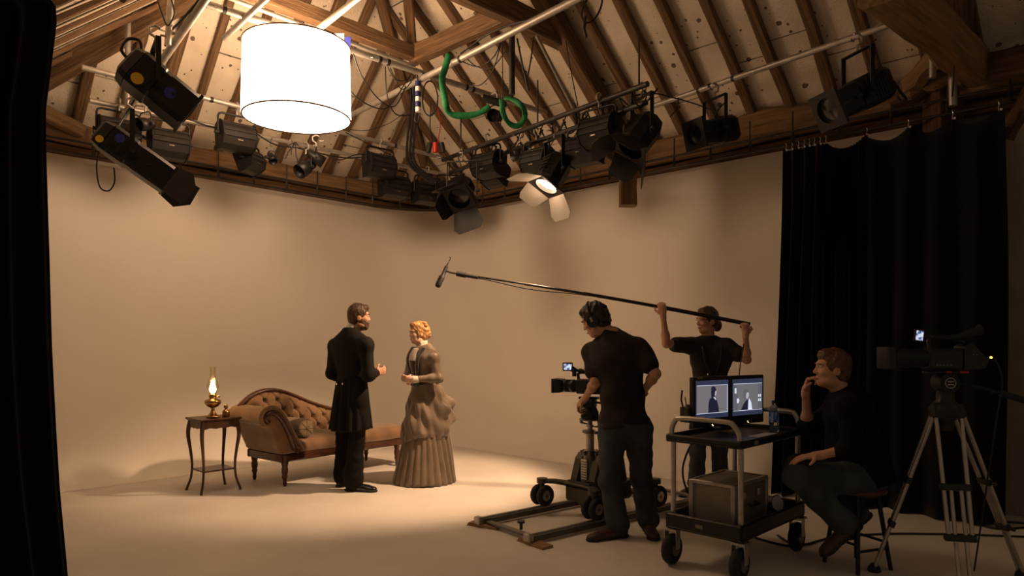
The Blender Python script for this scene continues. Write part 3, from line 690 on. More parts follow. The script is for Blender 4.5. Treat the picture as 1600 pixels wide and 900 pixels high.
cable('short cable tail dangling under the right pipe start', [Q(1060, 152, 6.7), Q(1058, 168, 6.7), Q(1047, 183, 6.7)], .006)
cable('thin cable to the square fronted spotlight', [Q(1135, 158, 6.3), Q(1122, 172, 6.3), Q(1118, 182, 6.2)], .006)
cable('safety wire hanging from the right tie beam', [Q(1485, 25, 4.9), Q(1491, 60, 4.9), Q(1490, 120, 5.0), Q(1488, 150, 5.2)], .005)
cable('black cable behind the large right spotlight', [Q(1396, 128, 4.9), Q(1408, 145, 5.0), Q(1416, 155, 5.1), Q(1408, 158, 5.2), Q(1402, 150, 5.2)], .01)
# green lifting sling: a ribbon with a loop
def ribbon(label, pts, w, m, name, cat):
    c = spline(pts, 8); rows = []
    for i, p in enumerate(c):
        t = (c[min(i+1, len(c)-1)]-c[max(i-1, 0)]).normalized(); sd = t.cross(Vector((0.25, -1, .15))).normalized()
        tw = .35*math.sin(i*.35); sd = (sd*math.cos(tw)+Vector((0, 1, 0))*math.sin(tw)).normalized(); rows.append([p-sd*w/2, p, p+sd*w/2])
    o = MB().grid(rows).build(name, m); solidify(o, .008); return tag(o, label, cat)
ribbon('green fabric lifting sling draped in a long curve below the pipes', [Q(702, 84, 6.4), Q(696, 105, 6.35), Q(691, 125, 6.3), Q(696, 160, 6.3), Q(702, 176, 6.3), Q(720, 181, 6.3), Q(745, 178, 6.3), Q(766, 167, 6.3)], .06, 'sling_green', 'lifting_sling', 'sling')
ribbon('green sling end looped round the black clamp', [Q(784, 156, 6.25), Q(786, 176, 6.2), Q(795, 192, 6.2), Q(808, 197, 6.2), Q(818, 188, 6.2), Q(820, 174, 6.2), Q(812, 162, 6.2), Q(798, 154, 6.25), Q(788, 153, 6.3)], .05, 'sling_green', 'lifting_sling', 'sling')
cl = thing('pipe_clamp', 'black tubular clamp holding the green sling', 'clamp', loc=P(770, 158, 6.3)); b = MB(); b.cyl((-.09, 0, .03), (.08, 0, -.02), .035, n=12); b.build('grip', 'black_rubber', cl)
b = MB(); b.box((.10, 0, -.03), (.05, .05, .05), None, .008); b.build('jaw', 'steel_dark', cl)
cn = thing('cable_connector', 'blue and white banded connector hanging at the pipe joint', 'connector', loc=P(653, 150, 6.75))
for i in range(6):
    b = MB(); r_ = .026 if i % 2 else .03; b.cyl((0, 0, .14-i*.05), (0, 0, .095-i*.05), r_, n=14); b.build('band', ('blue_band', 'white_plastic')[i % 2], cn)
b = MB(); b.tube([(0, 0, .14), (-.01, 0, .22)], .008, 6).tube([(-.02, 0, -.16), (-.03, 0, -.24), (0, 0, -.27), (.02, 0, -.16)], .006, 6); b.build('tail', 'cable', cn)
rp = thing('cable_plug', 'red and black plugs hanging above the corner floods', 'plug', loc=P(680, 230, 7.9))
for x, m in ((-.06, 'black_rubber'), (0, 'red_plastic'), (.07, 'black_rubber')):
    b = MB(); b.cyl((x, 0, .05), (x*1.3, 0, -.06), .032, .028, n=10); b.build('plug', m, rp)
b = MB(); b.tube([(-.03, 0, .05), (-.06, 0, .25), (-.05, 0, .5)], .006, 6); b.build('cord', 'cable', rp); b = MB(); b.tube([(.03, 0, .05), (.06, 0, .25), (.02, 0, .52)], .005, 6); b.build('cord', 'red_plastic', rp)
cg = thing('ceiling_tag', 'small white and blue tag with black plug beside the drum lamp', 'tag', loc=P(533, 75, 6.05))
b = MB(); b.box((-.01, 0, .06), (.07, .01, .13)); b.build('card', 'white_plastic', cg); b = MB(); b.box((.06, 0, .05), (.05, .012, .09)); b.build('blue_card', 'sticker_blue', cg)
b = MB(); b.box((-.01, -.02, -.07), (.05, .04, .10), None, .01); b.build('plug', 'black_rubber', cg)
# =================================================================== PERIOD FURNITURE
mat('mahogany', (.045, .016, .008), (.11, .04, .018), scale=6, stretch=(1, 6, 6), rough=.28, coat=.3)
mat('table_wood', (.05, .022, .011), (.10, .045, .022), scale=7, stretch=(1, 1, .3), rough=.35, coat=.2)
mat('upholstery', (.17, .088, .034), (.26, .142, .058), scale=5, rough=.8, sheen=.6, bump=.12, bscale=90)
mat('bolster_cloth', (.16, .105, .055), (.24, .165, .09), scale=18, rough=.8, sheen=.3)
mat('brass', (.55, .33, .11), (.38, .21, .07), scale=9, rough=.25, metal=1)
mat('flame', (1, .7, .3), emit=(1, .58, .18), estr=60)
CH_D = Vector((.63, .777, 0)).normalized()
chM = frame(CH_D, (0, 0, 1), FL(445, 760)+Vector((0, 0, 0)))          # x to the foot, y to the back, z up
ch = thing('chaise_longue', 'brown velvet chaise longue with buttoned back and carved wooden frame', 'sofa', chM)
LEG = [(.012, .0), (.016, .012), (.021, .03), (.017, .05), (.022, .075), (.030, .095), (.024, .115), (.031, .135), (.033, .17), (.027, .20), (.034, .22), (.036, .25)]
for x, y in ((.0, .0), (.0, .55), (1.46, .0), (1.46, .55)):
    b = MB(); b.lathe(LEG, 16).box((0, 0, .275), (.07, .07, .07), None, .006); b.build('leg', 'mahogany', ch, Matrix.Translation((x, y, 0)))
b = MB(); b.box((.76, -.015, .285), (1.66, .035, .085), None, .012); b.build('front_rail', 'mahogany', ch)
b = MB(); b.box((.76, .565, .285), (1.66, .035, .085), None, .012); b.build('back_rail', 'mahogany', ch)
b = MB(); b.box((-.045, .275, .285), (.035, .56, .085), None, .012); b.build('end_rail', 'mahogany', ch)
b = MB(); b.box((1.58, .275, .285), (.035, .56, .085), None, .012); b.build('end_rail', 'mahogany', ch)
# seat: a soft slab with a domed top
rows = []
def seat_sec(x, e):
    pr = []
    for y, z in ((-.035, .325), (-.05, .36), (-.045, .41), (-.01, .445), (.1, .462), (.28, .470), (.46, .462), (.58, .44), (.60, .40), (.60, .325)):
        zz = .325+(z-.325)*e; yy = .275+(y-.275)*(.94+.06*e); pr.append((x, yy, zz+.004*math.sin(x*9+y*7)*e))
    return pr
for x, e in ((-.02, .5), (0, .9), (.05, 1), (.3, 1.0), (.6, .99), (.9, 1.0), (1.2, 1.01), (1.45, 1.02), (1.57, 1.0), (1.605, .85), (1.615, .4)): rows.append(seat_sec(x, e))
b = MB(); b.grid(rows); b.add(rows[0], [tuple(range(10))]); b.add(rows[-1], [tuple(range(9, -1, -1))]); b.build('seat', 'upholstery', ch)
# scrolled arm at the head
inner = [(.12, .42), (.07, .50), (.015, .60), (-.03, .68), (-.075, .745), (-.13, .785), (-.19, .795), (-.25, .775), (-.29, .73), (-.295, .675), (-.265, .635), (-.22, .622)]
outer = [(-.20, .60), (-.165, .545), (-.13, .46), (-.09, .37), (-.055, .325), (.12, .325)]
prof = [Vector((x, 0, z)) for x, z in inner+outer]
pp = spline(prof, 4); yS = [(-.055, .90), (-.045, .98), (-.02, 1.0), (.15, 1.0), (.35, 1.0), (.54, 1.0), (.575, .97), (.585, .9)]; cxm = Vector((-.07, 0, .58)); rows = []
for y, f in yS: rows.append([(cxm.x+(p.x-cxm.x)*f, y, cxm.z+(p.z-cxm.z)*f) for p in pp])
b = MB(); b.grid(rows, True, True); b.add(rows[0], [tuple(range(len(pp)))]); b.add(rows[-1], [tuple(range(len(pp)-1, -1, -1))]); b.build('arm', 'upholstery', ch)
# wooden facing that follows the scroll and the seam roll beside it
face = [(.115, .34), (.06, .40), (.02, .50), (-.03, .60), (-.085, .68), (-.15, .735), (-.215, .735), (-.245, .70), (-.232, .665), (-.20, .66)]
b = MB(); b.tube(spline([(x, -.062, z) for x, z in face], 6), [.034-.018*i/54 for i in range(55)], 8); b.build('arm_facing', 'mahogany', ch)
b = MB(); b.tube(spline([(x+.0, -.05, z) for x, z in [(.17, .34)]+inner], 5), .024, 8); b.build('arm_roll', 'upholstery', ch)
b = MB()
for k in range(5): b.tube([(.065+.018*math.cos(t*.7+k)*(.4+.15*k), -.095, .37+.018*math.sin(t*.7+k)*(.4+.15*k)) for t in range(6)], .006, 6)
b.build('carved_scroll', 'mahogany', ch)
b = MB(); b.cyl((.24, -.01, .555), (.24, .42, .555), .092, n=24); b.ell((.24, -.01, .555), (.092, .022, .092)); b.build('bolster', 'bolster_cloth', ch)
b = MB()
for k in range(8):
    t = 2*PI*k/8; b.tube([(.24+.02*math.cos(t), -.034, .555+.02*math.sin(t)), (.24+.08*math.cos(t), -.022, .555+.08*math.sin(t))], .005, 5)
b.ell((.24, -.036, .555), (.014, .008, .014), 10, 6); b.build('bolster_pleats', 'bolster_cloth', ch)
# buttoned back
CREST = []
def crest(x):
    t = (x+.18)/1.52; pts = [(-.18, .80), (-.08, .875), (.06, .915), (.22, .905), (.40, .845), (.60, .76), (.80, .69), (1.0, .635), (1.18, .60), (1.34, .575)]
    c = CREST or CREST.extend(spline([(a, 0, b) for a, b in pts], 8)) or CREST
    return float(np.interp(x, [p.x for p in c], [p.z for p in c]))
btn = []
for r in range(4):
    for c in range(9):
        x = .04+c*.145+(r % 2)*.072; z = .82-r*.105
        if z < crest(x)-.07 and z > .47 and x < 1.25: btn.append((x, z))
def back_y(x, z):
    y = .46-.055
    top = crest(x)
    e = min(1, max(0, (top-z)/.10)); y += .05*(1-e)**2
    d = 0
    for bx, bz in btn: d = max(d, math.exp(-(((x-bx)/.024)**2+((z-bz)/.024)**2)))
    f = 0                                                   # diamond pleats from button to button
    for bx, bz in btn:
        for sx in (-1, 1):
            for sz in (-1, 1):
                ex, ez = bx+sx*.0725, bz+sz*.105
                px_, pz_ = x-bx, z-bz; L = math.hypot(ex-bx, ez-bz); ux, uz = (ex-bx)/L, (ez-bz)/L; s = px_*ux+pz_*uz
                if 0 < s < L: f = max(f, math.exp(-((px_*uz-pz_*ux)/.010)**2))
    return y+.05*d+.018*f
rows = []
for j in range(61):
    v = j/60; row = []
    for i in range(151):
        x = -.17+1.49*i/150; z0 = .44 if x > 0 else .44+.24*(-x/.17); z = z0+(crest(x)-.012-z0)*v; row.append((x, back_y(x, z), z))
    rows.append(row)
rows.append([(x, .53, z) for x, y, z in rows[-1]]); rows.append([(x, .56, z-.04) for x, y, z in rows[0]])
b = MB(); b.grid(rows); b.f = [tuple(reversed(f)) for f in b.f]; b.build('buttoned_back', 'upholstery', ch)
for x, z in btn:
    b = MB(); b.ell((x, back_y(x, z)-.004, z), (.011, .006, .011), 8, 6); b.build('button', 'bolster_cloth', ch)
cr = [(-.24, .47, .72), (-.21, .47, .78)]+[(x, .47, crest(x)+.006) for x in np.linspace(-.17, 1.26, 22)]+[(1.34, .47, .575), (1.385, .47, .545), (1.40, .47, .50), (1.375, .47, .465), (1.345, .47, .48)]
b = MB(); b.tube(spline(cr, 3), .036, 8, flat=.72); b.build('crest_rail', 'mahogany', ch)
b = MB(); b.tube(spline([(x, y-.028, z+.004) for x, y, z in cr[1:-3]], 3), .012, 6); b.build('crest_moulding', 'mahogany', ch)
# ------------------------------------------------------------------ side table
tM = frame(U, (0, 0, 1), Vector((-2.885, 6.70, 0))); st = thing('side_table', 'small dark wooden side table with curved legs and low shelf', 'table', tM)
b = MB(); b.box((0, 0, .695), (.40, .36, .018), None, .006); b.box((0, 0, .682), (.375, .335, .012), None, .003); b.build('top', 'table_wood', st)
for sy in (-1, 1):
    b = MB(); ap = [(-.165, .675), (.165, .675), (.165, .60), (.10, .615), (.04, .605), (0, .612), (-.04, .605), (-.10, .615), (-.165, .60)]
    b.prism(ap, sy*.148-.009, sy*.148+.009); b.build('apron', 'table_wood', st)
    b = MB(); b.prism([(x*.9, z) for x, z in ap], sy*.165-.009, sy*.165+.009, axes='yz'); b.build('apron', 'table_wood', st)
for sx in (-1, 1):
    for sy in (-1, 1):
        b = MB(); pts = []; rr_ = []
        for z, o, r in ((.675, 0, .020), (.60, .012, .021), (.52, .014, .019), (.40, .0, .015), (.25, -.012, .0125), (.12, -.004, .0115), (.03, .020, .012), (0, .026, .014)):
            pts.append((sx*(.162+o), sy*(.145+o), z)); rr_.append(r)
        b.tube(spline(pts, 3), [float(q) for q in np.interp(np.linspace(0, 7, 22), range(8), rr_)], 8); b.build('leg', 'table_wood', st)
b = MB(); b.box((0, 0, .205), (.31, .275, .014), None, .004); b.build('shelf', 'table_wood', st)
# ------------------------------------------------------------------ oil lamp
m = bpy.data.materials.new('lamp_glass'); m.use_nodes = True; MATS['lamp_glass'] = m; nt = m.node_tree; nt.nodes.clear()
out = _n(nt, 'ShaderNodeOutputMaterial'); tr = _n(nt, 'ShaderNodeBsdfTransparent'); tr.inputs[0].default_value = (1, .93, .8, 1); gl = _n(nt, 'ShaderNodeBsdfGlossy'); gl.inputs['Roughness'].default_value = .05
lw = _n(nt, 'ShaderNodeLayerWeight'); lw.inputs[0].default_value = .35; mx = _n(nt, 'ShaderNodeMixShader')
nt.links.new(lw.outputs['Facing'], mx.inputs[0]); nt.links.new(tr.outputs[0], mx.inputs[1]); nt.links.new(gl.outputs[0], mx.inputs[2]); nt.links.new(mx.outputs[0], out.inputs[0])
lpos = Vector((-2.875, 6.66, .705)); ol = thing('oil_lamp', 'burning brass oil lamp with glass chimney on the side table', 'lamp', loc=lpos)
b = MB(); b.lathe([(.062, 0), (.064, .008), (.055, .016), (.036, .03), (.02, .055), (.015, .08), (.018, .092)], 24); b.build('base', 'brass', ol)
b = MB(); b.lathe([(.018, .09), (.05, .105), (.072, .13), (.076, .155), (.066, .168), (.035, .176), (.03, .19)], 24); b.build('font', 'brass', ol)
b = MB(); b.lathe([(.03, .188), (.036, .196), (.034, .212), (.03, .22)], 20); b.cyl((.03, 0, .20), (.062, 0, .20), .004, n=6).cyl((.058, 0, .20), (.064, 0, .20), .012, n=10); b.build('burner', 'brass', ol)
b = MB(); b.lathe([(.029, .215), (.034, .24), (.05, .275), (.056, .305), (.048, .34), (.03, .375), (.024, .41), (.026, .47), (.029, .485)], 28, cap=False); b.build('glass_chimney', 'lamp_glass', ol)
b = MB(); b.lathe([(.004, .225), (.022, .243), (.031, .268), (.024, .300), (.012, .33), (.0005, .36)], 14); b.build('flame', 'flame', ol)
lt = bpy.data.lights.new('flame_light', 'POINT'); lt.energy = 7; lt.color = (1, .55, .2); lt.shadow_soft_size = .03; lo = bpy.data.objects.new('flame_light', lt); COL.objects.link(lo); lo.parent = ol; lo.location = (0, 0, .29)
bt = thing('brass_bottle', 'little brass bottle with round stopper beside the oil lamp', 'bottle', loc=Vector((-2.765, 6.70, .705)))
b = MB(); b.lathe([(.034, 0), (.036, .01), (.034, .05), (.028, .062), (.014, .07), (.013, .08)], 18); b.build('body', 'brass', bt)
b = MB(); b.lathe([(.010, .078), (.019, .088), (.021, .10), (.015, .115), (.004, .122)], 16); b.build('stopper', 'brass', bt)
tr_ = thing('tray', 'low brass dish at the foot of the oil lamp', 'dish', loc=Vector((-2.83, 6.60, .705))); b = MB(); b.lathe([(.035, 0), (.05, .008), (.053, .016), (.048, .012), (.001, .004)], 18, cap=False); b.build('dish', 'brass', tr_)
# =================================================================== CAMERA TRACK AND DOLLY
mat('alu', (.42, .39, .35), (.52, .49, .44), scale=14, rough=.38, metal=.8)
mat('alu_dark', (.14, .13, .115), (.2, .185, .165), scale=10, rough=.4, metal=.6)
mat('dolly_green', (.050, .045, .030), (.09, .08, .055), scale=7, rough=.5, metal=.3)
mat('tyre', (.014, .013, .012), rough=.7)
mat('plywood', (.24, .13, .055), (.36, .21, .10), scale=6, stretch=(2, 12, 12), rough=.7)
mat('black_plastic', (.012, .012, .013), (.018, .018, .019), scale=20, rough=.4)
mat('case_grey', (.20, .175, .14), (.27, .24, .195), scale=5, rough=.45, metal=.3)
mat('paper', (.75, .73, .7), rough=.8)
mat('pet', (.75, .8, .85), rough=.05, trans=.9, ior=1.2, alpha=1)
mat('label_blue', (.03, .12, .45), (.5, .6, .75), scale=60, stretch=(1, 1, .2), lo=.5, hi=.62, rough=.4)
mat('led', (1, .5, .1), emit=(1, .42, .05), estr=6)
mat('led_small', (1, .8, .4), emit=(1, .8, .4), estr=2.5)
TD = Vector((.782, .623, 0)); TN = Vector((.623, -.782, 0)); R1 = Vector((-.25, 5.36, 0)); GA = .60
trk = thing('camera_track', 'pair of grey metal dolly rails on the studio floor', 'track', frame(TD, (0, 0, 1), R1))   # x along the rails, -y to the near rail
TL = 2.1
for y in (0, -GA):
    b = MB(); b.prism([(-.028, .018), (.028, .018), (.018, .055), (-.018, .055)], 0, TL, axes='yz', M=Matrix.Translation((0, y, 0))); b.build('rail', 'alu_dark', trk)
    b = MB(); b.cyl((0, y, .057), (TL, y, .057), .018, n=12); b.build('rail_tube', 'alu', trk)
    b = MB(); b.box((-.01, y, .05), (.05, .07, .06), None, .008); b.build('end_fitting', 'alu', trk)
for x in (.06, 1.05, 2.04):
    b = MB(); b.box((x, -GA/2, .035), (.05, GA-.06, .022), None, .004); b.build('cross_tie', 'alu_dark', trk)
b = MB(); b.cyl((.06, -GA*.72, .06), (.06, -GA*.72, .11), .012, n=8).cyl((.06, -GA*.72, .108), (.06, -GA*.72, .125), .028, n=12); b.build('tie_knob', 'black_plastic', trk)
for i, (x, y, lb) in enumerate(((-.02, 0, 'far'), (-.02, -GA, 'near'))):
    wm = frame(TN*.94+TD*.34 if i == 0 else TN, (0, 0, 1), R1+TD*(.03)+TN*(-y)+Vector((0, 0, .0)))
    b = MB(); b.prism([(-.12, 0), (.16, 0), (.16, .018), (-.10, .027)], -.05, .05); tag(b.build('wooden_wedge', 'plywood', None, wm), 'plywood wedge under the %s end of the dolly rails' % ('left far' if i == 0 else 'near'), 'wedge')
dM = frame(TD, (0, 0, 1), R1+TD*1.0+TN*GA/2); dl = thing('camera_dolly', 'heavy wheeled camera dolly with pedestal column standing on the rails', 'dolly', dM)
for x in (-.36, .36):
    for y in (GA/2, -GA/2):
        wh = None
        for dy in (-.04, .04):
            b = MB(); b.tube([(.062*math.cos(2*PI*k/20), dy, .062*math.sin(2*PI*k/20)) for k in range(20)], .027, 8, True); o = b.build('wheel', 'tyre', dl, Matrix.Translation((x, y, .158)))
            b = MB(); b.cyl((0, dy-.018, 0), (0, dy+.018, 0), .045, n=14); b.build('hub', 'alu', o)
        b = MB(); b.cyl((0, -.06, 0), (0, .06, 0), .012, n=8).box((0, 0, .06), (.035, .03, .12), None, .004).cyl((0, 0, .10), (0, 0, .14), .045, n=16); b.build('wheel_bracket', 'dolly_green', dl, Matrix.Translation((x, y, .158)))
        b = MB(); b.tube([(x, y, .275), (x*.8, y*.75, .275), (x*.45, y*.35, .25)], [.04, .045, .05], 8, flat=.5); b.build('outrigger_arm', 'dolly_green', dl)
b = MB(); b.box((0, 0, .195), (.50, .30, .14), None, .02); b.build('chassis', 'dolly_green', dl)
b = MB(); b.box((0, 0, .275), (.54, .34, .02), None, .006); b.build('deck', 'dolly_green', dl)
UPM = Matrix.Translation((0, 0, .27)) @ Matrix.Scale(.75, 4, (0, 0, 1)) @ Matrix.Translation((0, 0, -.34))
for y in (-.10, .10):
    b = MB(); b.prism([(-.20, .34), (.20, .34), (.16, .60), (.06, .66), (-.10, .66), (-.14, .60)], y*1.0-.035, y+.035); b.build('side_tank', 'dolly_green', dl, UPM)
b = MB(); b.box((-.16, 0, .47), (.03, .07, .28), None, .004); b.build('lift_cylinder', 'alu', dl, UPM)
for z in range(9):
    b = MB(); b.box((-.178, 0, .36+z*.028), (.008, .05, .012)); b.build('cylinder_mark', 'alu_dark', dl, UPM)
b = MB(); b.cyl((-.2, -.05, .39), (-.2, -.16, .40), .012, n=8).cyl((-.22, .12, .36), (-.22, -.12, .36), .018, n=10); b.build('brake_lever', 'black_plastic', dl, UPM)
b = MB(); b.cyl((-.10, 0, .40), (-.10, 0, .70), .055, n=20); b.build('column_sleeve', 'alu_dark', dl, UPM)
for k in range(8):
    t = 2*PI*k/8; b = MB(); b.cyl((-.10+.07*math.cos(t), .07*math.sin(t), .655), (-.10+.07*math.cos(t), .07*math.sin(t), .70), .014, n=8); b.build('sleeve_bolt', 'alu_dark', dl, UPM)
b = MB(); b.cyl((-.10, 0, .68), (-.10, 0, .93), .034, n=20); b.build('column', 'alu', dl, UPM)
b = MB(); b.cyl((-.10, 0, .885), (-.10, 0, .915), .052, n=16); b.box((-.10, -.05, .90), (.03, .05, .03)).box((-.10, .05, .90), (.03, .05, .03)); b.build('column_clamp', 'alu_dark', dl, UPM)
b = MB(); b.cyl((-.10, 0, .915), (-.10, 0, 1.03), .020, n=14); b.cyl((-.10, 0, .955), (-.10, 0, .975), .030, n=14); b.build('spigot', 'alu', dl, UPM)
for s, zz in ((-1, .965), (1, .985)):
    b = MB(); b.tube([(-.10, 0, zz), (-.10, s*.06, zz), (-.10, s*.10, zz+.008)], [.006, .008, .014], 8); b.build('clamp_lever', 'black_plastic', dl, UPM)
b = MB(); b.cyl((-.10, 0, 1.03), (-.10, 0, 1.045), .088, n=24); b.build('mount_plate', 'alu_dark', dl, UPM)
for k in range(4):
    t = PI/4+PI/2*k; b = MB(); b.cyl((-.10+.072*math.cos(t), .072*math.sin(t), .995), (-.10+.072*math.cos(t), .072*math.sin(t), 1.03), .014, n=8); b.build('plate_foot', 'alu_dark', dl, UPM)
# ------------------------------------------------------------------ video cameras
def vcam(label, M, shoulder=False):
    r = thing('video_camera', label, 'camera', M)          # x towards the lens, z up, origin at the base plate
    b = MB(); b.box((-.02, 0, .085), (.20, .11, .12), None, .012); b.box((-.12, 0, .075), (.06, .10, .10), None, .01); b.build('body', 'black_plastic', r)
    b = MB(); secs = [(.075, .045), (.10, .05), (.105, .054), (.135, .054), (.14, .047), (.16, .047), (.165, .053), (.20, .053), (.205, .045)]
    b.lathe([(q, x) for x, q in secs], 24, Matrix.Translation((0, 0, .085)) @ Matrix.Rotation(PI/2, 4, 'Y')); b.build('lens', 'black_metal', r)
    b = MB(); s0, s1 = .058, .068
    rws = [[(x, y*f, .085+z*f*.82) for y, z in ((-1, -1), (1, -1), (1, 1), (-1, 1))] for x, f in ((.20, s0), (.215, s1), (.285, s1+.004), (.285, s1-.006), (.21, s0-.008))]
    b.grid(rws, False, True); b.add(rws[-1], [(3, 2, 1, 0)]); b.f = [tuple(reversed(f)) for f in b.f]; b.build('lens_hood', 'black_plastic', r)
    b = MB()
    for k in range(16): t = 2*PI*k/16; b.box((.15, .05*math.cos(t), .085+.05*math.sin(t)), (.012, .006, .006))
    b.build('focus_ring', 'black_rubber', r)
    b = MB(); b.tube([(.07, 0, .14), (.075, 0, .185), (.05, 0, .20), (-.08, 0, .20), (-.11, 0, .185), (-.11, 0, .14)], .014, 8); b.build('handle', 'black_plastic', r)
    b = MB(); b.cyl((.02, .02, .215), (.13, .02, .215), .012, n=10).box((.10, .02, .19), (.03, .02, .05)); b.build('microphone', 'black_rubber', r)
    return r
def lcd(r, M, w, h, dark):
    f = MB(); f.box((0, 0, 0), (w+.02, .012, h+.02), None, .004); o = f.build('monitor', 'black_plastic', r, M)
    b = MB(); b.box((0, -.008, 0), (w, .003, h)); b.build('screen', 'lcd_img', o); return o
m = mat('lcd_img', (.02, .02, .03), rough=.2); nt = m.node_tree; bs = nt.nodes['Principled BSDF']; tc = _n(nt, 'ShaderNodeTexCoord'); vo = _n(nt, 'ShaderNodeTexNoise'); vo.inputs['Scale'].default_value = 55
rp_ = _n(nt, 'ShaderNodeValToRGB'); rp_.color_ramp.elements[0].position = .42; rp_.color_ramp.elements[1].position = .5; rp_.color_ramp.elements[0].color = (.08, .12, .3, 1); rp_.color_ramp.elements[1].color = (.75, .82, 1, 1)
nt.links.new(tc.outputs['Object'], vo.inputs[0]); nt.links.new(vo.outputs['Fac'], rp_.inputs[0]); nt.links.new(rp_.outputs[0], bs.inputs['Emission Color']); bs.inputs['Emission Strength'].default_value = .8
colp = dM @ Vector((-.10, 0, .27+.75*(1.045-.34))); cd_ = Vector((-.90, .43, 0)).normalized()
hd = thing('pan_head', 'black fluid head on the dolly column under the camera', 'camera head', frame(cd_, (0, 0, 1), colp))
b = MB(); b.lathe([(.07, 0), (.075, .01), (.068, .06), (.055, .085), (.05, .10)], 20); b.build('bowl', 'black_plastic', hd)
b = MB(); b.box((0, 0, .125), (.09, .11, .07), None, .012); b.build('tilt_block', 'black_metal', hd)
b = MB(); b.cyl((0, -.07, .125), (0, .07, .125), .036, n=16); b.build('tilt_drum', 'black_plastic', hd)
b = MB(); b.box((.01, 0, .17), (.16, .07, .02), None, .005); b.build('slide_plate', 'black_metal', hd)
for k in range(3): b = MB(); b.cyl((.03, .075+.012*k, .03+.04*k), (.03, .095+.012*k, .03+.04*k), .017, n=10); b.build('lock_knob', 'black_rubber', hd)
b = MB(); b.tube([(-.04, -.06, .13), (-.2, -.10, .10), (-.32, -.12, .06)], .009, 8).cyl((-.26, -.11, .08), (-.36, -.125, .045), .015, n=10); b.build('pan_handle', 'black_rubber', hd)
VM = frame(cd_, (0, 0, 1), colp+Vector((0, 0, .18))+cd_*.03); vc = vcam('black video camera with small lit screen on the dolly', VM)
mW = VM.inverted() @ Matrix.Translation(P(887, 573, 5.6))
lcd(vc, mW @ Matrix.Rotation(math.radians(-6), 4, 'Z'), .062, .048, 0)
b = MB(); b.tube([(.05, -.02, .205), (.06, -.06, .215), (.09, -.09, .22)], .010, 8); b.build('monitor_arm', 'black_plastic', vc)
pa = VM.inverted() @ P(893, 573, 5.61); b = MB(); b.tube([(.06, -.01, .20), tuple(pa.lerp(Vector((.06, -.01, .20)), .4)), tuple(pa)], .011, 8); b.build('hinge_arm', 'black_plastic', vc)
# right tripod
tc_ = Vector((2.60, 4.16, 0)); tp = thing('camera_tripod', 'tall tripod with twin silver tube legs in front of the black curtain', 'tripod', loc=tc_)
APX = Vector((0, 0, 1.02))
for i, ft in enumerate((FL(1366, 893), FL(1597, 902), Vector((2.53, 3.86, 0)))):
    f = ft-tc_; f.z = .02; d = (APX-f); sd = d.cross(Vector((0, 0, 1))).normalized()
    leg = None; root_p = Vector((f.x*.16, f.y*.16, 1.0))
    k1 = root_p.lerp(f, .42); k2 = root_p.lerp(f, .70)
    b = MB()
    for s in (-1, 1): b.cyl(root_p+sd*s*(.042 if i < 2 else .068), k2+sd*s*(.026 if i < 2 else .060), .0125, n=10)
    leg = b.build('leg', 'alu', tp)
    b = MB()
    for s in (-1, 1): b.cyl(k1+sd*s*(.010 if i < 2 else .026)+Vector((0, 0, .01)), f.lerp(k2, .02)+sd*s*(.016 if i < 2 else .028), .0115, n=10)
    b.build('lower_tubes', 'alu', leg)
    for q in (k1, k2):
        b = MB(); fr = frame(d, (0, 0, 1), q); b.box((0, 0, 0), (.04, .10 if i < 2 else .16, .035), fr, .006); b.cyl((0, .06, 0), (0, .085, 0), .012, n=8, M=fr); b.build('leg_clamp', 'black_plastic', leg)
    b = MB(); fr = frame(d, (0, 0, 1), root_p); b.box((.02, 0, 0), (.09, .11 if i < 2 else .17, .04), fr, .008); b.build('leg_yoke', 'black_plastic', leg)
    b = MB(); b.lathe([(.035, -.02), (.04, -.012), (.034, .01), (.02, .03)], 12, Matrix.Translation(f)); b.build('rubber_foot', 'black_rubber', leg)
b = MB(); b.lathe([(.04, .90), (.05, .96), (.085, .99), (.09, 1.03), (.07, 1.06), (.05, 1.08), (.048, 1.12)], 20); b.build('bowl', 'black_plastic', tp)
th = thing('pan_head', 'round black fluid head on the tall tripod', 'camera head', frame((-1, .05, 0), (0, 0, 1), tc_+Vector((0, 0, 1.12))))
b = MB(); b.cyl((0, -.055, .065), (0, .055, .065), .058, n=24); b.build('tilt_drum', 'black_metal', th)
b = MB(); b.tube([(.03*math.cos(t*2*PI/20), .0565, .065+.03*math.sin(t*2*PI/20)) for t in range(20)], .003, 5, True)
b.box((0, .0575, .074), (.036, .003, .006)).box((0, .0575, .056), (.036, .003, .006)); b.build('maker_emblem', 'alu', th)
b = MB(); b.cyl((0, 0, -.005), (0, 0, .02), .045, n=16); b.build('pan_base', 'black_plastic', th)
b = MB(); b.box((0, 0, .128), (.24, .07, .018), None, .004); b.build('slide_plate', 'black_metal', th)
b = MB(); b.box((-.09, .037, .13), (.05, .004, .012)).box((.0, .037, .13), (.03, .004, .010)); b.build('red_lock', 'red_plastic', th)
b = MB(); b.tube([(-.05, 0, .07), (-.22, .02, .03), (-.5, .06, -.06)], .010, 8); b.build('pan_bar', 'black_metal', th); b = MB(); b.cyl((-.30, .03, .005), (-.52, .06, -.065), .02, n=10); b.build('pan_grip', 'black_rubber', th)
bc = thing('video_camera', 'large black shoulder camera on the tall tripod beside the curtain', 'camera', frame((-1, .05, 0), (0, 0, 1), tc_+Vector((-.02, 0, 1.262))))
b = MB(); b.box((.0, 0, .065), (.20, .11, .125), None, .012); b.prism([(-.10, .0), (-.10, .14), (-.14, .165), (-.24, .06), (-.22, .01)], -.055, .055); b.build('body', 'black_plastic', bc)
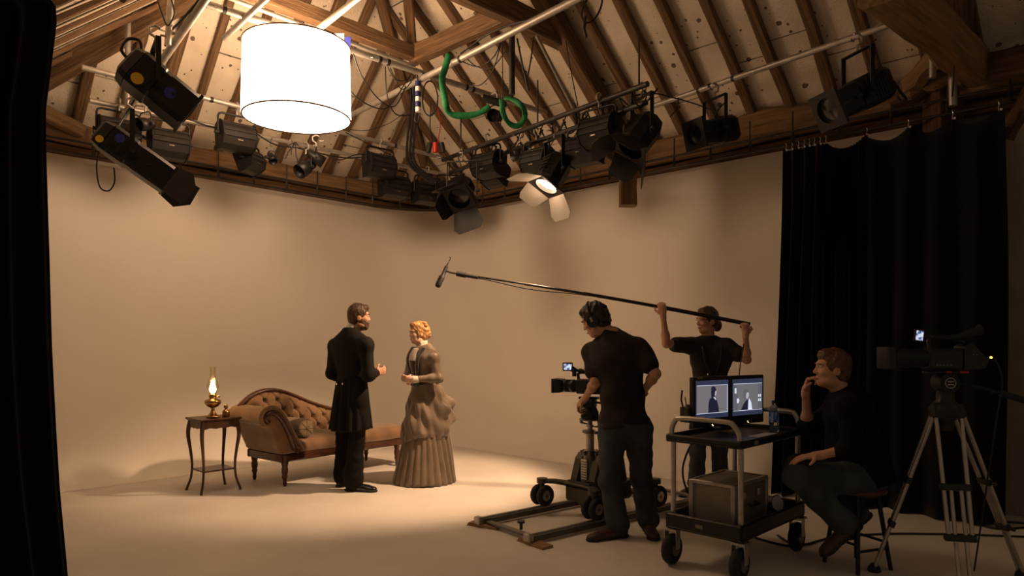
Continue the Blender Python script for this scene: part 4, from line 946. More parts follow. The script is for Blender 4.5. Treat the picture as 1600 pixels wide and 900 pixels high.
b = MB(); b.lathe([(.05, .09), (.055, .12), (.055, .17), (.05, .175), (.058, .19), (.058, .23), (.052, .235), (.06, .25), (.062, .30)], 24, Matrix.Translation((0, 0, .07)) @ Matrix.Rotation(PI/2, 4, 'Y')); b.build('lens', 'black_metal', bc)
b = MB(); b.box((.325, 0, .07), (.05, .15, .135), None, .006); b.build('lens_hood', 'black_plastic', bc)
b = MB(); b.tube([(.07, 0, .13), (.08, 0, .175), (.05, 0, .19), (-.05, 0, .19), (-.12, 0, .17), (-.13, 0, .15)], .013, 8); b.build('handle', 'black_plastic', bc)
b = MB(); b.tube([(.06, .03, .19), (-.06, .03, .195), (-.13, .03, .215), (-.19, .03, .235), (-.205, .03, .24)], [.012, .014, .022, .026, .034], 12); b.build('viewfinder', 'black_rubber', bc)
lcd(bc, Matrix.Translation((.165, .06, .205)) @ Matrix.Rotation(math.radians(180), 4, 'Z') @ Matrix.Rotation(math.radians(8), 4, 'Y'), .04, .056, 0)
b = MB(); b.tube([(.06, .03, .195), (.11, .045, .20), (.15, .055, .2)], .010, 8); b.build('monitor_arm', 'black_plastic', bc)
for k in range(7): b = MB(); b.box((-.02+.02*k if k < 5 else -.15-.02*(k-5), .0575, .03 if k < 5 else .09), (.012, .004, .006)); b.build('switch', 'alu_dark', bc)
b = MB(); b.ell((-.255, .05, .075), (.007, .007, .007), 10, 8); b.build('tally_lamp', 'led', bc)
cable('thin black cable hanging from the tripod camera', [tc_+Vector((.26, -.05, 1.33)), tc_+Vector((.30, -.06, 1.2)), tc_+Vector((.27, -.05, .95)), tc_+Vector((.24, -.02, .6)), tc_+Vector((.24, .1, .02))], .005)
# =================================================================== MONITOR CART
E2 = Vector((.70, .714, 0)).normalized(); cM = frame(E2, (0, 0, 1), Vector((1.50, 4.61, 0)))       # x long side (away right), -y towards the camera right
ct = thing('equipment_cart', 'two tier black equipment cart with silver tube posts and castors', 'cart', cM)
LX, LY = .94, .52
def tray(z, h, name):
    b = MB(); b.box((0, 0, z), (LX, LY, .02), None, .008)
    for sx in (-1, 1): b.box((sx*(LX/2-.012), 0, z+h/2), (.024, LY, h), None, .008)
    for sy in (-1, 1): b.box((0, sy*(LY/2-.012), z+h/2), (LX, .024, h), None, .008)
    return b.build(name, 'black_plastic', ct)
tray(.245, .09, 'lower_tray'); tt = tray(.800, .038, 'upper_tray')
b = MB(); b.box((-.28, -LY/2-.001, .815), (.05, .004, .022)); b.build('maker_plate', 'case_grey', tt)
b = MB(); b.box((-LX/2-.001, .02, .285), (.004, .05, .022)); b.build('maker_plate', 'case_grey', ct)
for sx in (-1, 1):
    for sy in (-1, 1):
        x, y = sx*(LX/2-.05), sy*(LY/2-.03)
        b = MB(); b.cyl((x, y, .25), (x, y, .79), .0165, n=12); b.build('post', 'alu', ct)
        b = MB(); b.box((x, y, .225), (.09, .09, .014)).box((x-.015, y-.042, .165), (.05, .005, .12)).box((x-.015, y+.042, .165), (.05, .005, .12)); fk = b.build('castor_fork', 'alu', ct)
        b = MB(); b.tube([(x-.02+.066*math.cos(2*PI*k/20), y, .100+.066*math.sin(2*PI*k/20)) for k in range(20)], .034, 8, True); b.build('castor_wheel', 'tyre', ct)
        b = MB(); b.cyl((x-.02, y-.034, .100), (x-.02, y+.034, .100), .042, n=14); b.build('castor_hub', 'alu_dark', ct)
    x = sx*(LX/2-.03); h = LY/2-.03
    b = MB(); b.tube(spline([(x, -h, .82), (x, -h, .87), (x+sx*.01, -h+.03, .925), (x+sx*.015, -h+.08, .945), (x+sx*.015, h-.08, .945), (x+sx*.01, h-.03, .925), (x, h, .87), (x, h, .82)], 4), .017, 10); b.build('handle', 'alu', ct)
# twin monitors
m0, m1 = Vector((1.185, 4.53, 0)), Vector((1.79, 4.92, 0)); mW_ = (m1-m0).length
mM = frame(m1-m0, (0, 0, 1), m0+Vector((0, 0, .812)))         # x along the screens, -y towards the viewer
mo = thing('twin_monitor', 'pair of black monitors side by side on the cart showing the actors', 'monitor', mM)
mat('screen_dark', (.01, .01, .012), rough=.15, emit=(.05, .06, .12), estr=.5)
def em(n, c, s=1.0): return mat(n, (.01, .01, .01), rough=.3, emit=c, estr=s)
em('scr_bg', (.15, .14, .15), 1.0); em('scr_bg2', (.13, .13, .14), 1.0); em('scr_line', (.5, .54, .66), 1.0); em('scr_man', (.012, .012, .03), 1.0); em('scr_skin', (.40, .38, .40), 1.0); em('scr_light', (.6, .64, .75), 1.0); em('scr_mid', (.10, .10, .12), 1.0)
W = mW_/2; H = .335
for i in range(2):
    x0 = i*W; f = MB(); f.box((x0+W/2, .02, H/2+.05), (W-.004, .04, H), None, .006); fr = f.build('monitor_frame', 'black_plastic', mo)
    sw, sh = W-.045, H-.085; cx, cz = x0+W/2, .05+H/2+.018
    b = MB(); b.box((cx, -.0012, cz), (sw, .002, sh)); sc = b.build('screen', 'screen_dark', fr)
    pw, ph = sw*.96, sh*.74
    def flat(poly, m, k, nm='picture'):
        bb = MB(); n = len(poly); bb.add([(cx+x*pw/2, -.0030-.0004*k, cz+z*ph/2) for x, z in poly], [tuple(range(n))]); bb.build(nm, m, sc)
    flat([(-1, -1), (1, -1), (1, 1), (-1, 1)], 'scr_bg' if i == 0 else 'scr_bg2', 0)
    for s in (-1, 1): flat([(-1, s*1.0-.02), (1, s*1.0-.02), (1, s*1.0+.02), (-1, s*1.0+.02)], 'scr_line', 1)
    if i == 0:
        flat([(.96, -1), (1, -1), (1, 1), (.96, 1)], 'scr_line', 1)
        flat([(-.28, -.97), (.42, -.97), (.38, -.55), (.26, -.05), (.14, .12), (-.02, .14), (-.20, .02), (-.26, -.3)], 'scr_man', 2)
        flat([(-.08, .1), (.14, .1), (.22, .35), (.25, .6), (.18, .85), (.05, .93), (-.08, .85), (-.10, .5)], 'scr_man', 2)
        flat([(.13, .22), (.22, .28), (.26, .48), (.23, .62), (.17, .55), (.15, .38)], 'scr_skin', 3); flat([(.04, .13), (.16, .12), (.24, -.1), (.18, -.05)], 'scr_light', 3)
    else:
        flat([(-.98, -.98), (-.72, -.98), (-.66, -.3), (-.8, .98), (-.98, .98)], 'scr_mid', 2); flat([(-.92, .3), (-.8, .3), (-.8, .7), (-.92, .7)], 'scr_light', 3)
        flat([(-.76, -.45), (-.64, -.4), (-.6, -.2), (-.68, -.05), (-.78, -.12)], 'scr_light', 3)
        flat([(.72, -.98), (.98, -.98), (.98, .98), (.72, .98)], 'scr_mid', 2)
        for q, z in ((.76, .05), (.88, .05), (.76, -.28), (.88, -.28)): flat([(q-.04, z-.1), (q+.04, z-.1), (q+.04, z+.1), (q-.04, z+.1)], 'scr_light', 3)
        flat([(-.5, -.97), (.24, -.97), (.18, -.6), (.02, -.2), (-.12, -.25), (-.3, -.5)], 'scr_man', 2); flat([(.0, -.97), (.30, -.97), (.22, -.4), (.08, -.1), (.02, -.3)], 'scr_light', 3)
        flat([(-.26, -.1), (-.05, -.25), (.08, .0), (.10, .3), (.0, .55), (-.2, .6), (-.34, .42), (-.34, .1)], 'scr_mid', 3); flat([(-.14, -.12), (-.02, -.14), (.06, .05), (.06, .3), (-.06, .36), (-.14, .2)], 'scr_skin', 4)
    for k in range(2): b = MB(); b.box((cx+.006*k, -.002, .066-.008*k), (.005, .004, .004)); b.build('power_lamp', 'led_small', fr)
b = MB(); b.box((W, .05, .03), (.16, .10, .02), None, .004); b.box((W, .055, .10), (.06, .03, .16)); b.build('stand', 'black_plastic', mo)
b = MB(); b.box((.06, -.002, H+.044), (.05, .004, .012)); b.build('name_plate', 'case_grey', mo)
b = MB(); b.box((-.03, .04, .14), (.03, .08, .10), None, .006).tube([(-.04, .05, .18), (-.06, .05, .24), (-.05, .05, .30)], .006, 6); b.build('receiver_box', 'black_plastic', mo)
pp_ = tag(MB().box((.10, -.15, .8125), (.26, .12, .003)).build('paper_sheet', 'paper', None, cM), 'sheet of paper lying on the cart beside the water bottle', 'paper')
kb = tag(MB().box((-.26, -.15, .817), (.20, .10, .012), None, .004).build('keyboard', 'black_plastic', None, cM), 'small black control pad on the near end of the cart', 'control pad')
wb = thing('water_bottle', 'clear plastic water bottle with blue label on the cart', 'bottle', Matrix.Translation(cM @ Vector((.335, -.10, .811))))
b = MB(); b.lathe([(.026, 0), (.031, .006), (.032, .03), (.029, .045), (.032, .06), (.032, .12), (.029, .128), (.031, .14), (.026, .165), (.013, .185), (.0125, .20)], 20); b.build('bottle', 'pet', wb)
b = MB(); b.lathe([(.0335, .065), (.0335, .135)], 24, cap=False); b.build('paper_label', 'label_blue', wb); b = MB(); b.lathe([(.015, .195), (.015, .212), (.013, .214)], 16); b.build('cap', 'blue_band', wb)
# flight case on the lower tray
fc = thing('flight_case', 'grey metal flight case with framed edges on the lower cart tray', 'case', frame(E2, (0, 0, 1), cM @ Vector((-.08, .02, .256))))
b = MB(); b.box((0, 0, .14), (.46, .30, .28), None, .006); b.build('case_body', 'case_grey', fc)
for sx in (-1, 1):
    for sy in (-1, 1): b = MB(); b.box((sx*.225, sy*.145, .14), (.03, .03, .284), None, .004); b.build('edge_trim', 'alu', fc)
for z in (.012, .272):
    for sy in (-1, 1): b = MB(); b.box((0, sy*.145, z), (.47, .026, .026), None, .004); b.build('edge_trim', 'alu', fc)
    for sx in (-1, 1): b = MB(); b.box((sx*.225, 0, z), (.026, .31, .026), None, .004); b.build('edge_trim', 'alu', fc)
for x in (-.1, .1): b = MB(); b.box((x, -.158, .2), (.04, .012, .05), None, .004); b.build('latch', 'alu', fc)
b = MB(); b.tube([(-.05, -.155, .14), (-.05, -.185, .13), (.05, -.185, .13), (.05, -.155, .14)], .008, 8); b.build('case_handle', 'black_rubber', fc)
hl = thing('hand_lamp', 'small black hand lamp beside the flight case on the cart', 'lamp', frame((.4, -.9, .25), (0, 0, 1), cM @ Vector((.24, -.13, .335))))
b = MB(); b.lathe([(.03, -.06), (.04, -.04), (.045, .0), (.055, .05)], 16, Matrix.Rotation(PI/2, 4, 'Y')); b.build('head', 'black_plastic', hl); b = MB(); b.cyl((.045, 0, 0), (.052, 0, 0), .05, n=16); b.build('lens', 'paper', hl)
b = MB(); b.tube([(0, 0, -.03), (-.02, 0, -.08)], .012, 8); b.build('grip', 'black_rubber', hl)
cb = thing('cable_box', 'black connector box on the right end of the lower cart tray', 'box', frame(E2, (0, 0, 1), cM @ Vector((.30, .08, .256)))); b = MB(); b.box((0, 0, .03), (.16, .14, .06), None, .01); b.build('box', 'black_plastic', cb)
b = MB(); b.tube([(-.05, -.03, .06), (-.02, 0, .1), (.03, .02, .1), (.06, .03, .06)], .008, 6); b.build('box_cord', 'cable', cb)
# ------------------------------------------------------------------ stool
skM = Matrix.Translation(Vector((2.20, 4.42, 0))) @ Matrix.Rotation(.35, 4, 'Z'); sk = thing('round_stool', 'backless wooden stool with thin black legs under the seated man', 'stool', skM)
mat('stool_seat', (.07, .028, .02), (.11, .045, .03), scale=6, rough=.5)
b = MB(); b.lathe([(.155, .475), (.172, .482), (.175, .50), (.168, .510), (.001, .505)], 28, cap=False); b.lathe([(.001, .475), (.155, .475)], 28, cap=False); b.build('seat', 'stool_seat', sk)
ft = [(.19*math.cos(PI/4+k*PI/2), .19*math.sin(PI/4+k*PI/2), 0) for k in range(4)]; tp_ = [(.115*math.cos(PI/4+k*PI/2), .115*math.sin(PI/4+k*PI/2), .478) for k in range(4)]
for k in range(4):
    b = MB(); b.cyl(ft[k], tp_[k], .013, .015, n=10); b.build('leg', 'black_metal', sk)
    b = MB(); b.cyl(Vector(ft[k]).lerp(Vector(tp_[k]), .28+.08*(k % 2)), Vector(ft[(k+1) % 4]).lerp(Vector(tp_[(k+1) % 4]), .28+.08*(k % 2)), .009, n=8); b.build('stretcher', 'black_metal', sk)
# ------------------------------------------------------------------ cables on the floor
g = lambda x, y: FL(x, y)+Vector((0, 0, .008))
cable('black cable lying across the floor behind the stool and tripod', [g(1180, 842), g(1240, 855), g(1300, 842), g(1380, 836), g(1460, 836), g(1540, 838), g(1640, 842)], .008)
cable('cable from the cart wheel curling past the seated man feet', [g(1215, 838), g(1235, 850), g(1262, 852), g(1275, 848)], .009)
cable('coil of cable on the floor at the curtain end', [g(1600, 826), g(1560, 828), g(1535, 822), g(1545, 817), g(1600, 819), g(1640, 826)], .009)
cable('black cable hanging from the cart beside the standing sound man', [cM @ Vector((-.36, .10, .80)), P(1077, 700, 4.9), P(1067, 730, 4.9), P(1070, 757, 4.9), P(1082, 778, 5.0), FL(1110, 800)+Vector((0, 0, .01))], .007)
# =================================================================== PEOPLE
mat('skin', (.50, .265, .165), (.58, .32, .205), scale=20, rough=.5, spec=.35)
mat('skin_fair', (.62, .37, .26), (.68, .42, .30), scale=20, rough=.48, spec=.35)
for n_, c in (('hair_dark', (.018, .009, .005)), ('hair_brown', (.05, .026, .014)), ('hair_blond', (.27, .14, .048)), ('hair_auburn', (.075, .032, .014))):
    mat(n_, c, tuple(min(1, q*2.0) for q in c), scale=30, stretch=(1, 1, .5), rough=.42, bump=.6, bscale=60)
mat('coat_black', (.0045, .0035, .003), (.007, .0058, .005), scale=40, rough=.8, spec=.25)
mat('trouser_black', (.005, .004, .0035), (.008, .007, .006), scale=40, rough=.85, spec=.25)
mat('linen', (.72, .68, .6), rough=.8)
mat('leather_black', (.008, .007, .006), rough=.22, coat=.4)
mat('leather_brown', (.05, .022, .013), (.08, .036, .02), scale=12, rough=.5)
mat('tee_dark', (.014, .0085, .008), (.02, .0125, .0115), scale=30, rough=.9)
mat('tee_grey', (.018, .014, .013), (.026, .021, .019), scale=30, rough=.9)
mat('sweater_navy', (.0045, .005, .008), (.007, .0075, .012), scale=40, rough=.95, spec=.2)
mat('jeans', (.027, .031, .038), (.052, .058, .068), scale=9, stretch=(1, 1, .5), rough=.9, bump=.1, bscale=120)
mat('dress_taupe', (.135, .098, .064), (.20, .148, .10), scale=14, stretch=(1, 1, .4), rough=.42, sheen=.3, bump=.08, bscale=120)
mat('dress_dark', (.022, .016, .012), (.032, .024, .018), scale=20, rough=.6, sheen=.3)
mat('lace', (.55, .48, .38), (.66, .59, .48), scale=50, rough=.8)
mat('eye_white', (.75, .72, .68), rough=.2); mat('iris', (.02, .012, .008), rough=.15); mat('lip', (.42, .16, .12), rough=.45)
def nv(v): return np.array(v, dtype=np.float32)
class Imp:
    def __init__(s, lo, hi, h):
        s.h = h; s.lo = nv(lo); n = np.ceil((nv(hi)-s.lo)/h).astype(int)+1; s.n = n
        s.ax = [s.lo[i]+h*np.arange(n[i], dtype=np.float32) for i in range(3)]; s.F = np.full(tuple(n), .3, np.float32)
    def win(s, lo, hi):
        sl = []
        for i in range(3):
            a = max(0, int((lo[i]-s.lo[i])/s.h)-1); b = min(int(s.n[i]), int((hi[i]-s.lo[i])/s.h)+3)
            if a >= b: return None
            sl.append(slice(a, b))
        return tuple(sl)
    def xyz(s, sl): return [s.ax[0][sl[0]][:, None, None], s.ax[1][sl[1]][None, :, None], s.ax[2][sl[2]][None, None, :]]
    def put(s, sl, d, k, sub=False):
        F = s.F[sl]
        if sub: s.F[sl] = -s.smin(-F, d, k)
        else: s.F[sl] = s.smin(F, d, k)
    @staticmethod
    def smin(a, b, k):
        if k <= 0: return np.minimum(a, b)
        h = np.maximum(k-np.abs(a-b), 0)/k; return np.minimum(a, b)-h*h*k*.25
    def cap(s, p0, p1, r0, r1, k=.02, sub=False):
        p0, p1 = nv(p0), nv(p1); m = max(r0, r1)+k+.03; sl = s.win(np.minimum(p0, p1)-m, np.maximum(p0, p1)+m)
        if sl is None: return s
        x, y, z = s.xyz(sl); v = p1-p0; L = float(v @ v)+1e-9
        t = np.clip(((x-p0[0])*v[0]+(y-p0[1])*v[1]+(z-p0[2])*v[2])/L, 0, 1)
        d = np.sqrt((x-p0[0]-t*v[0])**2+(y-p0[1]-t*v[1])**2+(z-p0[2]-t*v[2])**2)-(r0+(r1-r0)*t); s.put(sl, d, k, sub); return s
    def ell(s, c, r, R=None, k=.02, sub=False):
        c = nv(c); R = np.eye(3, dtype=np.float32) if R is None else nv(R); m = max(r)+k+.03; sl = s.win(c-m, c+m)
        if sl is None: return s
        x, y, z = s.xyz(sl); x = x-c[0]; y = y-c[1]; z = z-c[2]; q = [(x*R[i][0]+y*R[i][1]+z*R[i][2]) for i in range(3)]
        k0 = np.sqrt(sum((q[i]/r[i])**2 for i in range(3))); k1 = np.sqrt(sum((q[i]/r[i]**2)**2 for i in range(3)))+1e-6
        s.put(sl, k0*(k0-1)/k1, k, sub); return s
    def cut(s, p, n):                                    # removes the side that n points to
        n = nv(n)/np.linalg.norm(nv(n)); p = nv(p); x, y, z = s.xyz((slice(None),)*3)
        s.F = np.maximum(s.F, ((x-p[0])*n[0]+(y-p[1])*n[1]+(z-p[2])*n[2]).astype(np.float32)); return s
    def wave(s, amp, dirs, seed=0):
        rg = np.random.RandomState(seed); x, y, z = s.xyz((slice(None),)*3); w = 0
        for fx, fy, fz in dirs: w = w+np.sin(x*fx+y*fy+z*fz+rg.uniform(0, 6)+1.3*np.sin(z*7+x*5+rg.uniform(0, 6)))
        s.F = s.F+(amp/len(dirs)*w).astype(np.float32); return s
    def mesh(s, name, smooth=1):
        F = s.F; S = F < 0; h = s.h
        c = [S[i:F.shape[0]-1+i, j:F.shape[1]-1+j, k:F.shape[2]-1+k] for i in (0, 1) for j in (0, 1) for k in (0, 1)]
        al = c[0].copy(); an = c[0].copy()
        for q in c[1:]: al &= q; an |= q
        m = an & ~al; I = np.argwhere(m); ids = np.full(m.shape, -1, np.int32); ids[m] = np.arange(len(I))
        off = np.array([(i, j, k) for i in (0, 1) for j in (0, 1) for k in (0, 1)]); V_ = np.zeros((len(I), 3), np.float64); cnt = np.zeros(len(I))
        val = [F[I[:, 0]+o[0], I[:, 1]+o[1], I[:, 2]+o[2]] for o in off]
        for a in range(8):
            for b in range(a+1, 8):
                if abs(off[a]-off[b]).sum() != 1: continue
                va, vb = val[a], val[b]; e = (va < 0) != (vb < 0); t = np.where(e, va/(va-vb+1e-12), 0)
                V_ += np.where(e[:, None], off[a]+(off[b]-off[a])*t[:, None], 0); cnt += e
        V_ = (V_/cnt[:, None]+I)*h+s.lo; Q = []
        for ax in range(3):
            o1, o2 = [(1, 2), (2, 0), (0, 1)][ax]; A = [slice(None)]*3; B = [slice(None)]*3; A[ax] = slice(0, -1); B[ax] = slice(1, None)
            a = S[tuple(A)]; b = S[tuple(B)]; E = np.argwhere(a != b); sg = a[E[:, 0], E[:, 1], E[:, 2]]
            ok = (E[:, o1] > 0) & (E[:, o2] > 0) & (E[:, o1] < m.shape[o1]) & (E[:, o2] < m.shape[o2]); E = E[ok]; sg = sg[ok]; q = []
            for d1, d2 in ((-1, -1), (0, -1), (0, 0), (-1, 0)):
                G = E.copy(); G[:, o1] += d1; G[:, o2] += d2; q.append(ids[G[:, 0], G[:, 1], G[:, 2]])
            q = np.stack(q, 1); q[~sg] = q[~sg][:, ::-1]; Q.append(q)
        Q = np.concatenate(Q); Q = Q[(Q >= 0).all(1)]
        for _ in range(smooth):
            acc = np.zeros_like(V_); n = np.zeros(len(V_))
            for i in range(4):
                a, b = Q[:, i], Q[:, (i+1) % 4]
                for ax in range(3): acc[:, ax] += np.bincount(a, V_[b, ax], len(V_))+np.bincount(b, V_[a, ax], len(V_))
                n += np.bincount(a, minlength=len(V_))+np.bincount(b, minlength=len(V_))
            V_ = V_*.5+.5*acc/np.maximum(n, 1)[:, None]
        me = bpy.data.meshes.new(name); me.vertices.add(len(V_)); me.vertices.foreach_set('co', V_.astype(np.float32).ravel())
        me.loops.add(Q.size); me.loops.foreach_set('vertex_index', Q.ravel().astype(np.int32)); me.polygons.add(len(Q))
        me.polygons.foreach_set('loop_start', np.arange(0, Q.size, 4, dtype=np.int32)); me.polygons.foreach_set('use_smooth', np.ones(len(Q), dtype=bool)); me.update(calc_edges=True); return me
def bounds(pts, m):
    a = np.array([tuple(p) for p in pts]); return a.min(0)-m, a.max(0)+m
def put_mesh(me, name, m, root, label=None):
    me.materials.append(MATS[m]); me.transform(Matrix.Translation(-root.location)); return link(name, me, root, None, label)
def basis(right, up):
    r = Vector(right).normalized(); u = Vector(up); u = (u-r*u.dot(r)).normalized(); f = u.cross(r); return r, f, u
def hand(im, w, d, nrm, curl, side, s=1.0, spread=.0):
    """palm and five fingers; d runs from the wrist to the knuckles, nrm is where the palm faces, side (+1/-1) puts the thumb on d x nrm"""
    d = Vector(d).normalized(); nrm = Vector(nrm); nrm = (nrm-d*nrm.dot(d)).normalized(); a = d.cross(nrm)*side
    im.ell(w+d*.048*s, (.050*s, .040*s, .017*s), [tuple(d), tuple(a), tuple(nrm)], .012)
    im.cap(w-d*.02*s, w+d*.02*s, .026*s, .027*s, .015)
    for i in range(4):
        ln = (.044, .050, .047, .037)[i]*s; p = w+d*(.088-.004*abs(i-1.3))*s+a*(.029-.0195*i)*s; ang = 0; dirv = (d+a*spread*(1.5-i)).normalized()
        for j, f in enumerate((1, .62, .5)):
            ang += math.radians(curl if isinstance(curl, (int, float)) else curl[i]); q = p+(dirv*math.cos(ang)+nrm*math.sin(ang))*ln*f
            im.cap(p, q, (.0098-.001*j)*s, (.0090-.001*j)*s, .005); p = q
    p = w+d*.025*s+a*.034*s; td = (d*.6+a*.75+nrm*.35).normalized(); im.cap(w+d*.015*s+a*.015*s, p, .016*s, .014*s, .01)
    q = p+td*.038*s; im.cap(p, q, .0125*s, .0105*s, .006); td2 = (d*.75+a*.05+nrm*.65).normalized(); im.cap(q, q+td2*.030*s, .0105*s, .0085*s, .005)
def head_frame(J):
    hf = Vector(J['hf']).normalized(); hu = Vector(J.get('hu', (0, 0, 1))); r = hf.cross(hu).normalized(); hu = r.cross(hf); return r, hf, hu
def head(im, J, s=1.0, fem=False):
    r, f, u = head_frame(J); c = Vector(J['hc']); R = [tuple(r), tuple(f), tuple(u)]; q = lambda x, y, z: c+(r*x+f*y+u*z)*s
    sc = lambda *a: tuple(v*s for v in a)
    im.ell(q(0, -.008, .022), sc(.074, .094, .098), R, .02); im.ell(q(0, .022, -.045), sc(.058, .068, .082), R, .03)
    im.ell(q(0, .060, -.100), sc(.024 if fem else .029, .024, .020), R, .03)
    for x in (-1, 1):
        im.ell(q(x*.040, .062, -.030), sc(.024, .024, .022), R, .02); im.ell(q(x*.075, -.008, -.018), sc(.009, .024, .031), R, .006)
        im.ell(q(x*.045, .025, -.085), sc(.018, .035, .02), R, .03)
    im.ell(q(0, .076, .022), sc(.055, .018, .014), R, .02)
    for x in (-1, 1): im.ell(q(x*.031, .098, .002), sc(.017, .016, .011), R, .010, True)
    im.cap(q(0, .086, .008), q(0, .105 if not fem else .101, -.032), .008*s, .0115*s, .008)
    for x in (-1, 1): im.ell(q(x*.011, .098, -.036), sc(.009, .010, .008), R, .006)
    im.ell(q(0, .085, -.067), sc(.022, .012, .006), R, .005); im.ell(q(0, .083, -.078), sc(.019, .012, .007), R, .005)
def head_extras(J, root, s=1.0, fem=False):
    r, f, u = head_frame(J); c = Vector(J['hc']); M = Matrix((r*s, f*s, u*s)).transposed().to_4x4(); M.translation = c-root.location
    for x in (-1, 1):
        b = MB(); b.ell((x*.031, .0815, .002), (.0125, .0105, .0085), 10, 8); e = b.build('eye', 'eye_white', root, M)
        b = MB(); b.ell((x*.031, .0905, .002), (.0055, .003, .0055), 8, 6); b.build('iris', 'iris', e)
        b = MB(); b.tube([(x*.014, .0945, .018), (x*.032, .094, .024), (x*.050, .082, .018)], [.004, .005, .003], 6); b.build('eyebrow', J['hair'], root, M)
    b = MB(); b.ell((0, .0945, -.0725), (.019, .006, .0075), 12, 8); b.build('lips', 'lip', root, M)
def torso(im, J, g=0.0, k=.05, bulk=1.0, belly=0.0, fem=False):
    shL, shR, pel, nb = (Vector(J[x]) for x in ('shL', 'shR', 'pel', 'nb')); r, f, u = basis(shR-shL, nb-pel); L = (nb-pel).length; W = (shR-shL).length/2
    tw = Vector(J.get('pr', shR-shL)); pr, pf, pu = basis(tw, nb-pel)
    R = [tuple(r), tuple(f), tuple(u)]; RP = [tuple(pr), tuple(pf), tuple(pu)]; at = lambda t, y=0: pel+u*L*t+f*y
    im.ell(at(.0, -.005), (.155*bulk+g, .115*bulk+g, .13+g), RP, k)
    im.ell(at(.28, .005+belly*.4), ((.135 if not fem else .112)*bulk+g, (.100+belly)*bulk+g, .16+g), RP, k)
    im.ell(at(.60, .008), (W*.83*bulk+g, .112*bulk+g, .19+g), R, k)
    im.ell(at(.76, -.012), (W*.90*bulk+g, .100*bulk+g, .115+g), R, k)
    for s_, sh in ((-1, shL), (1, shR)):
        im.cap(at(.84, -.015)+r*s_*.03, sh-r*s_*.03-u*.012, .060+g, .050+g, k)
        im.cap(at(.97, -.02)+r*s_*.02, sh-r*s_*.055+u*.012, .040+g, .036+g, k)
        im.ell(at(.70, .055)+r*s_*W*.42, (.075+g, .05+g, .06+g), R, k)
def arm(im, J, sd, g=0.0, upto=2.0, k=.03, bulk=1.0):
    sh, el, wr = (Vector(J[x+sd]) for x in ('sh', 'el', 'wr'))
    if upto >= 1: im.cap(sh, el, .050*bulk+g, .041*bulk+g, k)
    im.ell(sh, (.054*bulk+g,)*3, None, k)
    if upto < 1: im.cap(sh, sh.lerp(el, upto), .054*bulk+g, .050*bulk+g+.006, k); return
    if upto > 1:
        t = upto-1; e = el.lerp(wr, t); im.cap(el, e, .041*bulk+g, lerp(.041, .027, t)*bulk+g, k)
        if t > .35: im.ell(el.lerp(wr, .28), (.043*bulk+g,)*3, None, k)
def leg(im, J, sd, g=0.0, k=.04, flare=0.0, bulk=1.0, cuff=1.0):
    hp, kn, an = (Vector(J[x+sd]) for x in ('hip', 'kn', 'an'))
    im.cap(hp, kn, .086*bulk+g, .056*bulk+g, k); e = kn.lerp(an, cuff); im.cap(kn, e, .054*bulk+g, .036+g+flare, k)
    if flare < .01: im.ell(kn.lerp(an, .3), (.056*bulk+g,)*3, None, k)
def shoe(J, sd, root, m, name='shoe', L=.27):
    an, to = Vector(J['an'+sd]), Vector(J['toe'+sd]); d = (to-an); hd = Vector((d.x, d.y, 0)); hd = hd.normalized() if hd.length > 1e-4 else Vector((0, 1, 0))
    z0 = J.get('floor', 0.0) if 'tilt' not in J else None
    if z0 is not None:
        heel = Vector((an.x, an.y, z0))-hd*.045; im = Imp(*bounds([heel-hd*.08, heel+hd*(L+.05), an+Vector((0, 0, .1))], .07), .006); t = heel+hd*(L-.05); sd_ = Vector((-hd.y, hd.x, 0)); up = Vector((0, 0, 1))
    else:
        ax = (to-an).normalized(); up = (Vector((0, 0, 1))-ax*ax.z).normalized(); base = an-up*.07; heel = base-ax*.05; t = base+ax*(L-.09); hd = ax; sd_ = up.cross(ax)
        im = Imp(*bounds([heel-hd*.1, t+hd*.1, an+up*.1], .09), .006)
    R = [tuple(hd), tuple(sd_), tuple(up)]
    im.ell(heel+up*.042+hd*.02, (.055, .038, .045), R, .03); im.ell(heel.lerp(t, .55)+up*.036, (.09, .042, .040), R, .04); im.ell(t+up*.026, (.065, .046, .030), R, .04)
    im.cap(heel+up*.06+hd*.035, an+up*.03, .044, .043, .03); im.cut(heel+up*.008, -up); o = put_mesh(im.mesh(name), name, m, root)
    so = Imp(*bounds([heel-hd*.1, t+hd*.12, an], .07), .006); so.ell(heel+up*.014+hd*.015, (.058, .040, .05), R, .02); so.ell(heel.lerp(t, .5)+up*.014, (.10, .040, .05), R, .03); so.ell(t+up*.014, (.069, .049, .05), R, .03)
    so.cut(heel+up*.020, up); so.cut(heel, -up); me = so.mesh('sole', 0); me.materials.append(MATS['black_rubber']); me.transform(Matrix.Translation(-root.location)); link('sole', me, o)
